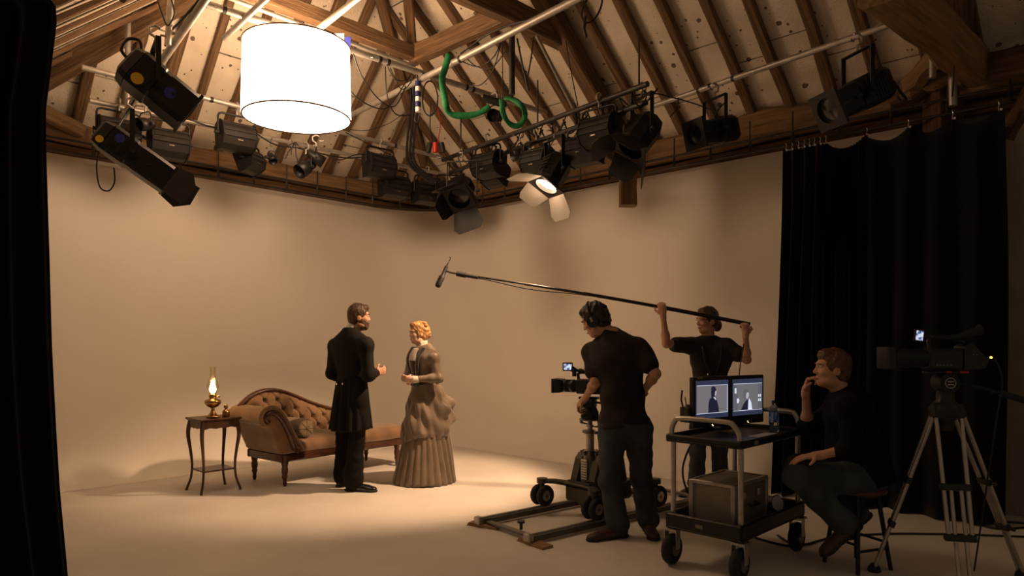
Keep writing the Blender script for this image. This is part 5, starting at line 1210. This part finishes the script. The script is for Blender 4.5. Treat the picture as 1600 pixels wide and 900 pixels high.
def cap_hair(J, root, s=1.0, m=None, vol=1.0, curl=.004, low=-.085, wave=90, extra=None, name='hair', fr=.045):
    r, f, u = head_frame(J); c = Vector(J['hc']); R = [tuple(r), tuple(f), tuple(u)]; q = lambda x, y, z: c+(r*x+f*y+u*z)*s
    im = Imp(*bounds([c-Vector((1, 1, 1))*.2*s, c+Vector((1, 1, 1))*.2*s], .0), .005)
    im.ell(q(0, -.014, .030), (.082*s*vol, .101*s*vol, .100*s*vol), R, .02); im.ell(q(0, -.045, -.03), (.070*s*vol, .062*s*vol, .07*s), R, .03)
    im.ell(q(0, .055, .085), (.055*s, .040*s, .030*s*vol), R, .02)
    x, y, z = im.xyz((slice(None),)*3); X = x-c.x; Y = y-c.y; Z = z-c.z; hy = (X*f.x+Y*f.y+Z*f.z)/s; hz = (X*u.x+Y*u.y+Z*u.z)/s; hx = (X*r.x+Y*r.y+Z*r.z)/s
    w = np.sin(hx*wave+2*np.sin(hz*31))*np.sin(hz*wave*.9+2*np.sin(hy*27))*np.sin(hy*wave*1.1+1); im.F = (im.F+curl*w*s).astype(np.float32)
    face = hy-(fr+.60*np.clip(hz, -.2, .065))-.010*np.cos(hx*60)*(hz > .03); im.F = np.maximum(im.F, face.astype(np.float32)*.8); im.F = np.maximum(im.F, ((low-hz)*s).astype(np.float32))
    if extra: extra(im, q, R, s)
    return put_mesh(im.mesh(name), name, m or J['hair'], root)
def new_person(label, loc, cat='person'):
    return thing('person', label, cat, loc=Vector((loc[0], loc[1], 0)))
def body(J, root, skin='skin', hands=(), bulk=1.0, belly=0, fem=False, hs=1.0, legs=True, name='body'):
    pts = [J[k] for k in ('hc', 'shL', 'shR', 'elL', 'elR', 'wrL', 'wrR', 'pel')]+([J[k] for k in ('knL', 'knR', 'anL', 'anR')] if legs else [])
    im = Imp(*bounds(pts, .20), .0065)
    torso(im, J, -.012, .05, bulk, belly, fem)
    for sd in 'LR':
        arm(im, J, sd, -.004, 2, .025)
        if legs: leg(im, J, sd, -.006)
    hc = Vector(J['hc']); r, f, u = head_frame(J); im.cap(Vector(J['nb'])-Vector((0, 0, .02)), hc-u*.075*hs-f*.012, .060 if not fem else .047, .054 if not fem else .044, .03)
    head(im, J, hs, fem)
    for (sd, d, n, cu, side) in hands: hand(im, Vector(J['wr'+sd]), d, n, cu, side, .92 if fem else 1.0)
    o = put_mesh(im.mesh(name), name, skin, root); head_extras(J, root, hs, fem); return o
def shirt(J, root, m, sleeve, g=.014, bulk=1.0, belly=0, hem=-.10, wr=.006, seed=1, name='t_shirt', fem=False):
    pel = Vector(J['pel']); u = (Vector(J['nb'])-pel).normalized(); pts = [J[k] for k in ('shL', 'shR', 'elL', 'elR', 'pel', 'nb')]+([J['wrL'], J['wrR']] if max(sleeve) > 1 else [])
    im = Imp(*bounds(pts, .24), .0075); torso(im, J, g, .06, bulk, belly, fem)
    im.cap(pel+u*.05, pel+u*(hem-.06), .12*bulk+g, .12*bulk+g, .06) if hem < -.05 else None
    im.cut(pel+u*hem, -u)
    for sd, up in zip('LR', sleeve): arm(im, J, sd, g, up, .035)
    im.cap(Vector(J['nb'])-u*.03, Vector(J['nb'])+u*.015, .068, .066, .03)
    im.wave(wr, ((9, 14, 38), (-22, 10, 25), (30, 25, -12)), seed)
    im.cut(Vector(J['nb'])+u*.030, u*1.0+Vector(J.get('collar', (0, 0, 0)))); return put_mesh(im.mesh(name), name, m, root)
def trousers(J, root, m, g=.014, flare=.025, wr=.005, seed=2, top=.10, cuff=.97, name='trousers', bulk=1.0, cn=None):
    pel = Vector(J['pel']); u = (Vector(J['nb'])-pel).normalized(); im = Imp(*bounds([J[k] for k in ('pel', 'hipL', 'hipR', 'knL', 'knR', 'anL', 'anR')], .20), .0075)
    tw = Vector(J.get('pr', Vector(J['shR'])-Vector(J['shL']))); pr, pf, pu = basis(tw, u)
    im.ell(pel, (.150*bulk+g, .112*bulk+g, .15+g), [tuple(pr), tuple(pf), tuple(pu)], .05); im.cap(pel, pel+u*.14, .105*bulk+g, .105*bulk+g, .05)
    for sd in 'LR': leg(im, J, sd, g, .03, flare, bulk, cuff)
    im.wave(wr, ((12, 9, 34), (-20, 24, 22), (16, -10, 60)), seed); im.cut(pel+u*top, cn or u); return put_mesh(im.mesh(name), name, m, root)
# ------------------------------------------------------------------ actor in the frock coat
J = dict(hc=P(561, 494, 6.72), hf=(.93, .30, -.02), hu=(.02, -.02, 1), nb=P(550, 519, 6.72), shL=P(524, 541, 6.84), shR=P(572, 539, 6.56), elL=P(519, 583, 6.80), elR=P(575, 586, 6.52),
         wrL=P(545, 592, 7.0), wrR=P(587, 583, 6.66), pel=P(550, 610, 6.72), hipL=P(540, 620, 6.80), hipR=P(560, 620, 6.64), knL=P(537, 688, 6.84), knR=P(557, 690, 6.64),
         anL=P(536, 752, 6.86), anR=P(552, 753, 6.64), toeL=P(550, 764, 6.95), toeR=P(585, 767, 6.60), hair='hair_dark')
for k_ in ('anL', 'anR'): J[k_].z = .085
man = new_person('man in a long black frock coat seen from behind facing the woman', P(550, 765, 6.72))
fwd = Vector((.80, .6, 0))
body(J, man, 'skin', (('R', (.75, .55, .25), (-.5, .7, .1), 42, 1), ('L', (.8, .3, .1), (.3, -.8, 0), 40, -1)), hs=.98)
cap_hair(J, man, .99, 'hair_brown', 1.0, .003, -.095, 60, fr=.05)
def beard(im, q, R, s): pass
r_, f_, u_ = head_frame(J); q_ = lambda x, y, z: Vector(J['hc'])+r_*x+f_*y+u_*z; R_ = [tuple(r_), tuple(f_), tuple(u_)]
im = Imp(*bounds([q_(0, 0, 0)], .17), .005); im.ell(q_(0, .020, -.052), (.070, .078, .088), R_, .02); im.ell(q_(0, .062, -.105), (.038, .033, .030), R_, .02)
im.cut(q_(0, .02, -.018), u_*.82+f_*.5); im.cut(q_(0, -.005, -.02), -f_); im.wave(.003, ((90, 70, 110), (-80, 100, 60)), 3); put_mesh(im.mesh('beard'), 'beard', 'hair_brown', man)
trousers(J, man, 'trouser_black', .020, .038, .005, 3)
for sd in 'LR': shoe(J, sd, man, 'leather_black', 'boot')
# coat: body and sleeves, then the pleated skirt
pel = Vector(J['pel']); u = (Vector(J['nb'])-pel).normalized(); im = Imp(*bounds([J[k] for k in ('shL', 'shR', 'elL', 'elR', 'wrL', 'wrR', 'pel', 'nb')], .22), .0075)
torso(im, J, .020, .06, 1.03, .0)
for sd in 'LR': arm(im, J, sd, .016, 1.93, .035, 1.02)
im.cap(Vector(J['nb'])-u*.02, Vector(J['nb'])+u*.03, .078, .070, .03); im.wave(.0035, ((8, 12, 30), (-18, 10, 22), (26, 20, -10)), 5)
im.cut(Vector(J['nb'])+u*.045, u); im.cut(pel+Vector((0, 0, .03)), (0, 0, -1)); put_mesh(im.mesh('coat'), 'coat', 'coat_black', man)
rg, ff, uu = basis(Vector(J['shR'])-Vector(J['shL']), (0, 0, 1)); rows = []
for j in range(25):
    t = j/24; z = 1.08-(1.08-.585)*t; row = []
    for i in range(120):
        th = 2*PI*i/120; x, y = math.cos(th), math.sin(th); bk = max(0, -y)
        rx = .158+.062*t; ry_ = .122+.055*t
        pl = (.010+.014*t)*bk*math.cos(th*14) + .008*t*math.sin(th*9+1)
        pr_ = Vector((0, 0, 0))+pel+rg*x*(rx+pl)+ff*(y*(ry_+pl)-.012*t); pr_.z = z+.012*math.sin(th*2+1)*t; row.append(pr_-man.location)
    rows.append(row)
o = MB().grid(rows, True, True).build('coat_skirt', 'coat_black', man); solidify(o, .008)
for s_ in (-1, 1): b = MB(); b.cyl(tuple(pel+rg*.045*s_-ff*.145+Vector((0, 0, .07))-man.location), tuple(pel+rg*.045*s_-ff*.152+Vector((0, 0, .07))-man.location), .011, n=10); b.build('coat_button', 'leather_black', man)
im = Imp(*bounds([J['nb'], J['hc']], .14), .006); im.cap(Vector(J['nb']), Vector(J['nb'])+Vector((.012, .004, .080)), .068, .061, .01); im.cut(Vector(J['nb'])+Vector((0, 0, .082)), (0.25, 0.1, 1)); put_mesh(im.mesh('shirt_collar'), 'shirt_collar', 'linen', man)
im = Imp(*bounds([J['wrR']], .08), .005); d_ = (Vector(J['wrR'])-Vector(J['elR'])).normalized(); im.cap(Vector(J['wrR'])-d_*.02, Vector(J['wrR'])+d_*.004, .034, .034, .0); put_mesh(im.mesh('shirt_cuff'), 'shirt_cuff', 'linen', man)
# ------------------------------------------------------------------ actress in the bustle dress
WY = 7.08
J = dict(hc=P(654, 520, WY), hf=(-.88, -.47, -.02), hu=(-.03, 0, 1), nb=P(660, 541, WY), shL=P(678, 559, WY-.125), shR=P(646, 556, WY+.125), elL=P(686, 591, WY-.16), elR=P(636, 588, WY+.10),
         wrL=P(646, 593, WY-.20), wrR=P(632, 591, WY-.10), pel=P(663, 606, WY), hipL=P(668, 620, WY), hipR=P(656, 620, WY), knL=P(666, 680, WY), knR=P(655, 680, WY), anL=P(668, 745, WY), anR=P(655, 745, WY),
         toeL=P(650, 752, WY-.15), toeR=P(640, 750, WY-.1), hair='hair_blond')
for k_ in ('anL', 'anR'): J[k_].z = .08
wo = new_person('woman in a taupe bustle dress with pinned up blond curls', P(660, 752, WY))
body(J, wo, 'skin_fair', (('L', (-.9, -.1, .08), (-.2, .9, .2), 38, 1), ('R', (.35, -.75, -.05), (.6, .3, .3), 34, -1)), .86, 0, True, .90, legs=False)
def bun(im, q, R, s):
    rg2 = np.random.RandomState(4)
    for k in range(26):
        a = rg2.uniform(0, 6.28); e = rg2.uniform(-.6, 1.2); rad = .085; im.ell(q(.07*math.cos(a), -.03+.085*math.sin(a)*math.cos(e)*.7-.02, .05+.06*math.sin(e)), (.020*s, .020*s, .018*s), R, .008)
    im.ell(q(0, -.085, -.005), (.055*s, .050*s, .058*s), R, .02)
    for k in range(14):
        a = rg2.uniform(0, 6.28); im.ell(q(.045*math.cos(a), -.10+.02*rg2.uniform(-1, 1), -.005+.05*math.sin(a)), (.018*s, .018*s, .018*s), R, .006)
    for x in (-1, 1):
        for k in range(4): im.ell(q(x*.07, .035-.004*k, .02-.022*k), (.010*s, .010*s, .013*s), R, .006)
cap_hair(J, wo, .93, 'hair_blond', 1.03, .006, -.07, 120, bun, fr=.055)
pel = Vector(J['pel']); u = (Vector(J['nb'])-pel).normalized()
im = Imp(*bounds([J[k] for k in ('shL', 'shR', 'elL', 'elR', 'wrL', 'wrR', 'pel', 'nb')], .2), .007); torso(im, J, .004, .05, .86, 0, True)
for sd in 'LR': arm(im, J, sd, .004, 1.86, .03, .92); im.ell(Vector(J['sh'+sd])+Vector((0, 0, .004)), (.056,)*3, None, .04)
im.wave(.003, ((12, 16, 34), (-26, 14, 28)), 8); nbv_0 = Vector(J['nb']); im.cap(nbv_0-u*.03, nbv_0+u*.02, .062, .056, .03); im.cut(nbv_0+u*.016, u+Vector((-.25, -.15, 0))); im.cut(pel-u*.10, -u); put_mesh(im.mesh('bodice'), 'bodice', 'dress_taupe', wo)
rg, ff, uu = basis(Vector(J['shR'])-Vector(J['shL']), (0, 0, 1))
# dark revers on the front, high lace collar, plastron
def strip(pts, w0, w1, m, name, lift=.0):
    rows = []; c = spline(pts, 6)
    for i, p in enumerate(c):
        t = i/(len(c)-1); w = lerp(w0, w1, t); rows.append([p-rg*w/2-wo.location+ff*lift*.6, p-wo.location+ff*(lift+.006), p+rg*w/2-wo.location+ff*lift*.6])
    o = MB().grid(rows).build(name, m, wo); solidify(o, .006); return o
nbv = Vector(J['nb']); fr_ = lambda x, y, t: pel+u*(nbv-pel).length*t+rg*x+ff*y
for s_ in (-1, 1): strip([fr_(s_*.085, .045, .97), fr_(s_*.085, .105, .78), fr_(s_*.075, .128, .58), fr_(s_*.05, .112, .32), fr_(s_*.045, .112, .06)], .060, .050, 'dress_dark', 'revers', .012)
strip([fr_(0, .075, .95), fr_(0, .118, .80), fr_(0, .130, .66)], .09, .12, 'lace', 'lace_front', .006); strip([fr_(0, .128, .66), fr_(0, .130, .55), fr_(0, .113, .32), fr_(0, .116, .05)], .13, .08, 'dress_dark', 'plastron', .008)
im = Imp(*bounds([nbv, J['hc']], .12), .005); im.cap(nbv-u*.03, nbv+u*.05, .058, .052, .01); im.wave(.003, ((120, 90, 20), (-100, 110, 15)), 2); im.cut(nbv+u*.052, u+ff*.2); put_mesh(im.mesh('lace_collar'), 'lace_collar', 'lace', wo)
for sd in 'LR':
    im = Imp(*bounds([J['wr'+sd]], .09), .005); e_, w_ = Vector(J['el'+sd]), Vector(J['wr'+sd]); d_ = (w_-e_).normalized(); im.cap(w_-d_*.035, w_-d_*.008, .034, .037, 0); put_mesh(im.mesh('lace_cuff'), 'lace_cuff', 'lace', wo)
# skirt: x to her right, y forward
def sk_r(th, z, layer):
    y = math.sin(th); fr0 = max(0, y); bk = max(0, -y); t = (1.0-z)/1.0
    base = .108+.205*t**1.15
    bust = .125*math.exp(-((z-.80)/.17)**2)*bk**1.5+.075*math.exp(-((z-.45)/.35)**2)*bk**1.5
    return base+bust+.01*fr0*t
NS = 168; rows = []
for j in range(31):
    z = .99-(.99-.015)*j/30; row = []
    for i in range(NS):
        th = 2*PI*i/NS; t = (1-z); pl = (.006+.020*t)*(abs(math.sin(th*12+.3*math.sin(th*3)))-.5)*(.5 if z > .7 else 1)
        r0 = sk_r(th, z, 0)+pl-.010; zz = z+(.01*math.sin(th*3) if j == 30 else 0); row.append(Vector((pel.x, pel.y, 0))+rg*math.cos(th)*r0+ff*math.sin(th)*r0+Vector((0, 0, zz))-wo.location)
    rows.append(row)
o = MB().grid(rows, True, True).build('pleated_skirt', 'dress_taupe', wo); solidify(o, .005)
rows = []
for j in range(45):
    v = j/44; row = []
    for i in range(NS):
        th = 2*PI*i/NS; y = math.sin(th); x = math.cos(th); bk = max(0, -y)
        hem = .40+.10*max(0, -y)+.06*math.sin(th-.9)**2*(y > 0) - .03*math.cos(th)
        z = 1.0-(1.0-hem)*v; t = 1-z
        drape = .006*math.sin(th*15+18*z)*min(1, v*2)*(v < 2)+.012*math.sin(24*z+5.0*abs(((th+PI/2) % (2*PI))-PI)-2)*min(1, v*3)*(1-.3*bk)
        puff = .030*bk*math.sin(34*z+1.5*math.sin(th*4))*min(1, v*4)+.020*bk*math.sin(th*13+z*5)*min(1, v*3)
        edge_ = -.02*max(0, (v-.93)/.07)
        r0 = sk_r(th, z, 1)+.016+drape+puff+edge_+.012*math.sin(v*PI)
        row.append(Vector((pel.x, pel.y, 0))+rg*x*r0+ff*y*r0+Vector((0, 0, z))-wo.location)
    rows.append(row)
o = MB().grid(rows, True, True).build('draped_overskirt', 'dress_taupe', wo); solidify(o, .006)
rows = []
for j in range(7):
    z = 1.045-.06*j/6; rows.append([Vector((pel.x, pel.y, 0))+rg*math.cos(2*PI*i/48)*(.118+.004*math.sin(j))+ff*math.sin(2*PI*i/48)*(.108+.004*math.sin(j))+Vector((0, 0, z))-wo.location for i in range(48)])
o = MB().grid(rows, True, True).build('waistband', 'dress_dark', wo); solidify(o, .006)
for k in range(5):
    p = fr_(0, .137, .60-.13*k)-wo.location; b = MB(); b.ell(tuple(p), (.006, .006, .006), 8, 6); b.build('button', 'dress_dark', wo)
for sd in 'LR': shoe(J, sd, wo, 'leather_black', 'shoe', .22)
# ------------------------------------------------------------------ camera operator
OY = 5.15
J = dict(hc=P(930, 499, 5.18), hf=(-.86, .42, -.42), hu=(-.35, .1, .93), nb=P(956, 519, 5.15), shL=P(926, 551, 5.30), shR=P(997, 544, 5.06), elL=P(931, 596, 5.18), elR=P(1024, 584, 4.95), wrL=P(913, 624, 5.42), wrR=P(1004, 614, 5.18),
         pel=P(976, 660, OY), pr=(.97, -.2, 0), hipL=P(957, 668, OY+.03), hipR=P(997, 668, OY-.02), knL=P(953, 752, OY-.06), knR=P(1002, 748, OY+.08), anL=P(966, 825, 5.06), anR=P(1013, 822, 5.22), toeL=P(937, 838, 5.0), toeR=P(1022, 835, 5.0), hair='hair_dark', collar=(.25, -.35, 0))
for k_ in ('anL', 'anR'): J[k_].z = .085
op = new_person('camera operator from behind in dark t-shirt, jeans and headphones', P(985, 836, OY))
body(J, op, 'skin', (('L', (-.45, .6, -.5), (.7, .2, -.5), 40, 1), ('R', (-.6, .6, .1), (-.3, -.6, -.5), 35, -1)), 1.02)
cap_hair(J, op, 1.0, 'hair_dark', 1.05, .009, -.085, 85, fr=.052)
shirt(J, op, 'tee_dark', (.62, .62), .020, 1.10, .015, -.02, .008, 4); trousers(J, op, 'jeans', .018, .030, .007, 5, .02, bulk=1.08)
for sd in 'LR': shoe(J, sd, op, 'leather_brown', 'boot', .29)
r_, f_, u_ = head_frame(J); HM = Matrix((r_, f_, u_)).transposed().to_4x4(); HM.translation = Vector(J['hc'])
hp_ = thing('headphones', 'black headphones worn by the camera operator', 'headphones', HM)
b = MB(); b.tube(spline([(.098*math.cos(t), -.005, -.01+.150*math.sin(t)) for t in np.linspace(0, PI, 9)], 3), .010, 8, flat=.6); b.build('headband', 'black_plastic', hp_)
for s_ in (-1, 1):
    b = MB(); b.cyl((s_*.078, -.005, -.018), (s_*.108, -.005, -.018), .044, n=18); cu = b.build('ear_cup', 'black_plastic', hp_); b = MB(); b.box((s_*.110, -.005, .0), (.004, .018, .035)); b.build('cup_mark', 'alu', cu)
# ------------------------------------------------------------------ boom operator
BY = 6.56
J = dict(hc=P(1105, 500, 6.52), hf=(-.93, -.30, -.05), hu=(.03, 0, 1), nb=P(1106, 529, 6.53), shR=P(1076, 540, 6.50), shL=P(1137, 542, 6.50), elR=P(1041, 537, 6.36), elL=P(1167, 562, 6.40), wrR=P(1037, 494, 6.30), wrL=P(1166, 522, 6.30),
         pel=P(1106, 645, BY), pr=(-.98, .1, 0), hipR=P(1094, 652, BY), hipL=P(1120, 652, BY), knR=P(1090, 706, BY-.04), knL=P(1124, 704, BY), anR=P(1088, 758, BY), anL=P(1126, 754, BY+.04), toeR=P(1066, 772, BY-.15), toeL=P(1126, 766, BY-.2), hair='hair_brown')
for k_ in ('anL', 'anR'): J[k_].z = .085
bo = new_person('sound man in dark t-shirt holding the boom pole overhead', P(1106, 770, BY))
pole0, pole1 = P(1172, 507, 6.28), P(722, 429, 6.80); pdir = (pole1-pole0).normalized()
J['wrR'] = P(1036, 492, 6.26); J['wrL'] = P(1165, 523, 6.20)
body(J, bo, 'skin', (('R', (-.15, -.15, .95), (.1, .95, .1), 68, 1), ('L', (.0, -.05, .98), (-.1, .95, .15), 72, -1)), 1.0, hs=1.0)
def pony(im, q, R, s): im.ell(q(0, -.105, -.055), (.045, .045, .06), R, .02)
cap_hair(J, bo, 1.0, 'hair_brown', 1.03, .004, -.09, 70, pony, fr=.04)
shirt(J, bo, 'tee_grey', (.55, .55), .018, 1.0, 0, -.06, .006, 9); trousers(J, bo, 'jeans', .016, .030, .006, 6, .02)
for sd in 'LR': shoe(J, sd, bo, 'leather_brown', 'boot', .28)
r_, f_, u_ = head_frame(J); im = Imp(*bounds([J['hc']], .17), .005); R_ = [tuple(r_), tuple(f_), tuple(u_)]; c_ = Vector(J['hc']); im.ell(c_+f_*.020-u_*.054, (.067, .076, .084), R_, .02); im.cut(c_-u_*.058, u_*.8+f_*.5); im.cut(c_-u_*.02, -f_); put_mesh(im.mesh('beard'), 'beard', 'hair_brown', bo)
b = MB()
for s_ in (-1, 1): b.tube([tuple(Vector(J['hc'])+f_*y_+r_*.082*s_*(1 if y_ < .05 else .5)+u_*.004-bo.location) for y_ in (-.02, .04, .095)], .003, 5)
b.build('glasses', 'black_plastic', bo)
hs_ = Vector(J['pel'])+Vector((0, -.16, .42)); sb = thing('sound_harness', 'black chest harness and straps on the sound man', 'harness', loc=hs_)
for s_ in (-1, 1): b = MB(); b.tube(spline([(s_*.06, .10, .22), (s_*.085, .02, .20), (s_*.07, -.01, .08), (s_*.02, -.02, -.06)], 5), .014, 6, flat=.35); b.build('strap', 'black_rubber', sb)
b = MB(); b.box((-.01, -.03, -.10), (.15, .05, .09), None, .01); b.build('recorder_pouch', 'black_rubber', sb); b = MB(); b.cyl((-.06, -.055, -.04), (-.06, -.06, -.055), .008, n=8); b.build('buckle', 'chrome', sb)
rx = thing('radio_pack', 'black radio pack with aerial clipped at the sound man hip', 'radio pack', loc=Vector(J['pel'])+Vector((-.19, -.02, .02))); b = MB(); b.box((0, 0, 0), (.05, .07, .12), None, .008); b.build('pack', 'black_plastic', rx); b = MB(); b.cyl((-.02, 0, .06), (-.03, 0, .13), .005, n=6); b.build('aerial', 'black_rubber', rx)
# boom pole and microphone
bp_ = thing('boom_pole', 'long black boom pole stretched out over the set', 'boom pole', frame(pdir, (0, 0, 1), pole0)); PL = (pole1-pole0).length
for a_, e_, r0 in ((0, .30, .0190), (.28, .56, .0160), (.54, .77, .0130), (.75, 1.0, .0105)):
    n_ = 8; b = MB(); b.tube([(lerp(a_, e_, k/n_)*PL, 0, .02*4*(lerp(a_, e_, k/n_))*(1-lerp(a_, e_, k/n_))) for k in range(n_+1)], r0, 10); b.build('tube_section', 'black_metal', bp_)
for a_ in (.29, .55, .76): b = MB(); zz = .02*4*a_*(1-a_); b.cyl((a_*PL-.025, 0, zz), (a_*PL+.025, 0, zz), .020-.012*(a_-.29), n=12); b.build('locking_collar', 'black_rubber', bp_)
b = MB(); b.tube([(x*PL, -.012, .02*4*x*(1-x)-.014-.03*math.sin(PI*(x-.55)/.4)**2) for x in np.linspace(.55, .95, 14)], .004, 6); b.build('pole_cable', 'cable', bp_)
mc0 = P(683, 449, 6.84); mc1 = P(702, 408, 6.84); mic = thing('boom_microphone', 'black microphone hanging at the far end of the boom pole', 'microphone', frame(mc1-mc0, (0, 1, 0), mc0)); ML = (mc1-mc0).length
b = MB(); b.lathe([(.012, .0), (.026, .008), (.030, .03), (.030, .11), (.024, .125), (.019, .13), (.019, ML*.8)], 16, Matrix.Rotation(PI/2, 4, 'Y')); b.build('capsule', 'black_rubber', mic)
b = MB(); b.tube([(.10, 0, -.035), (ML*.9, 0, -.035)], .006, 6); b.tube([(.12, 0, 0), (.12, 0, -.035)], .006, 6).tube([(ML*.75, 0, 0), (ML*.75, 0, -.035)], .006, 6); b.build('shock_mount', 'steel_dark', mic)
b = MB(); b.tube(spline([(ML*.8, 0, 0), (ML*1.02, 0, .0), (ML*1.12, 0, -.03), (ML*1.10, 0, -.10)], 5), .004, 6); b.build('mic_cable', 'cable', mic)
b = MB(); k_ = frame(pdir, (0, 0, 1), pole0); b.cyl((PL*.985, 0, 0), (PL*1.02, 0, 0), .026, n=12).cyl((PL*.94, 0, .0), (PL*.985, 0, 0), .020, n=10).tube([(PL*1.02, 0, 0), (PL*1.045, 0, 0), (PL*1.06, 0, .01)], .009, 8); b.build('pole_tip', 'black_rubber', bp_)
cable('thin cable hanging from the butt of the boom pole to the cart', [P(1165, 520, 6.27), P(1161, 545, 6.25), P(1156, 575, 6.2), P(1155, 600, 6.1), P(1156, 680, 5.9)], .005)
# ------------------------------------------------------------------ seated director
DY = 4.42
J = dict(hc=P(1300, 575, DY), hf=(-.98, .10, .06), hu=(.08, 0, 1), nb=P(1318, 610, DY), shR=P(1316, 634, DY+.19), shL=P(1326, 638, DY-.19), elR=P(1262, 668, 4.64), elL=P(1334, 700, 4.19), wrR=P(1259, 612, 4.56), wrL=P(1278, 712, 4.26),
         pel=P(1350, 737, DY), hipR=P(1342, 745, DY+.09), hipL=P(1342, 747, DY-.09), knR=P(1246, 730, DY+.14), knL=P(1245, 745, DY-.15), anR=P(1338, 803, DY+.08), anL=P(1322, 820, DY-.10), toeR=P(1302, 832, DY+.05), toeL=P(1284, 850, DY-.13), hair='hair_auburn', tilt=1, collar=(-.3, 0, 0))
di = new_person('seated man in dark sweater resting his chin on his fist', P(1340, 880, DY))
body(J, di, 'skin', (('R', (.12, -.12, .98), (.75, -.5, 0), 66, -1), ('L', (-.95, .1, -.1), (0, .1, -1), 16, 1)), 1.12, .03)
cap_hair(J, di, 1.0, 'hair_auburn', 1.03, .005, -.08, 75, fr=.045)
shirt(J, di, 'sweater_navy', (1.28, 1.04), .022, 1.14, .035, -.07, .005, 12, 'sweater'); trousers(J, di, 'jeans', .018, .028, .006, 13, .10, .95, bulk=1.08, cn=(0, 0, 1))
for sd in 'LR': shoe(J, sd, di, 'leather_brown', 'shoe', .27)
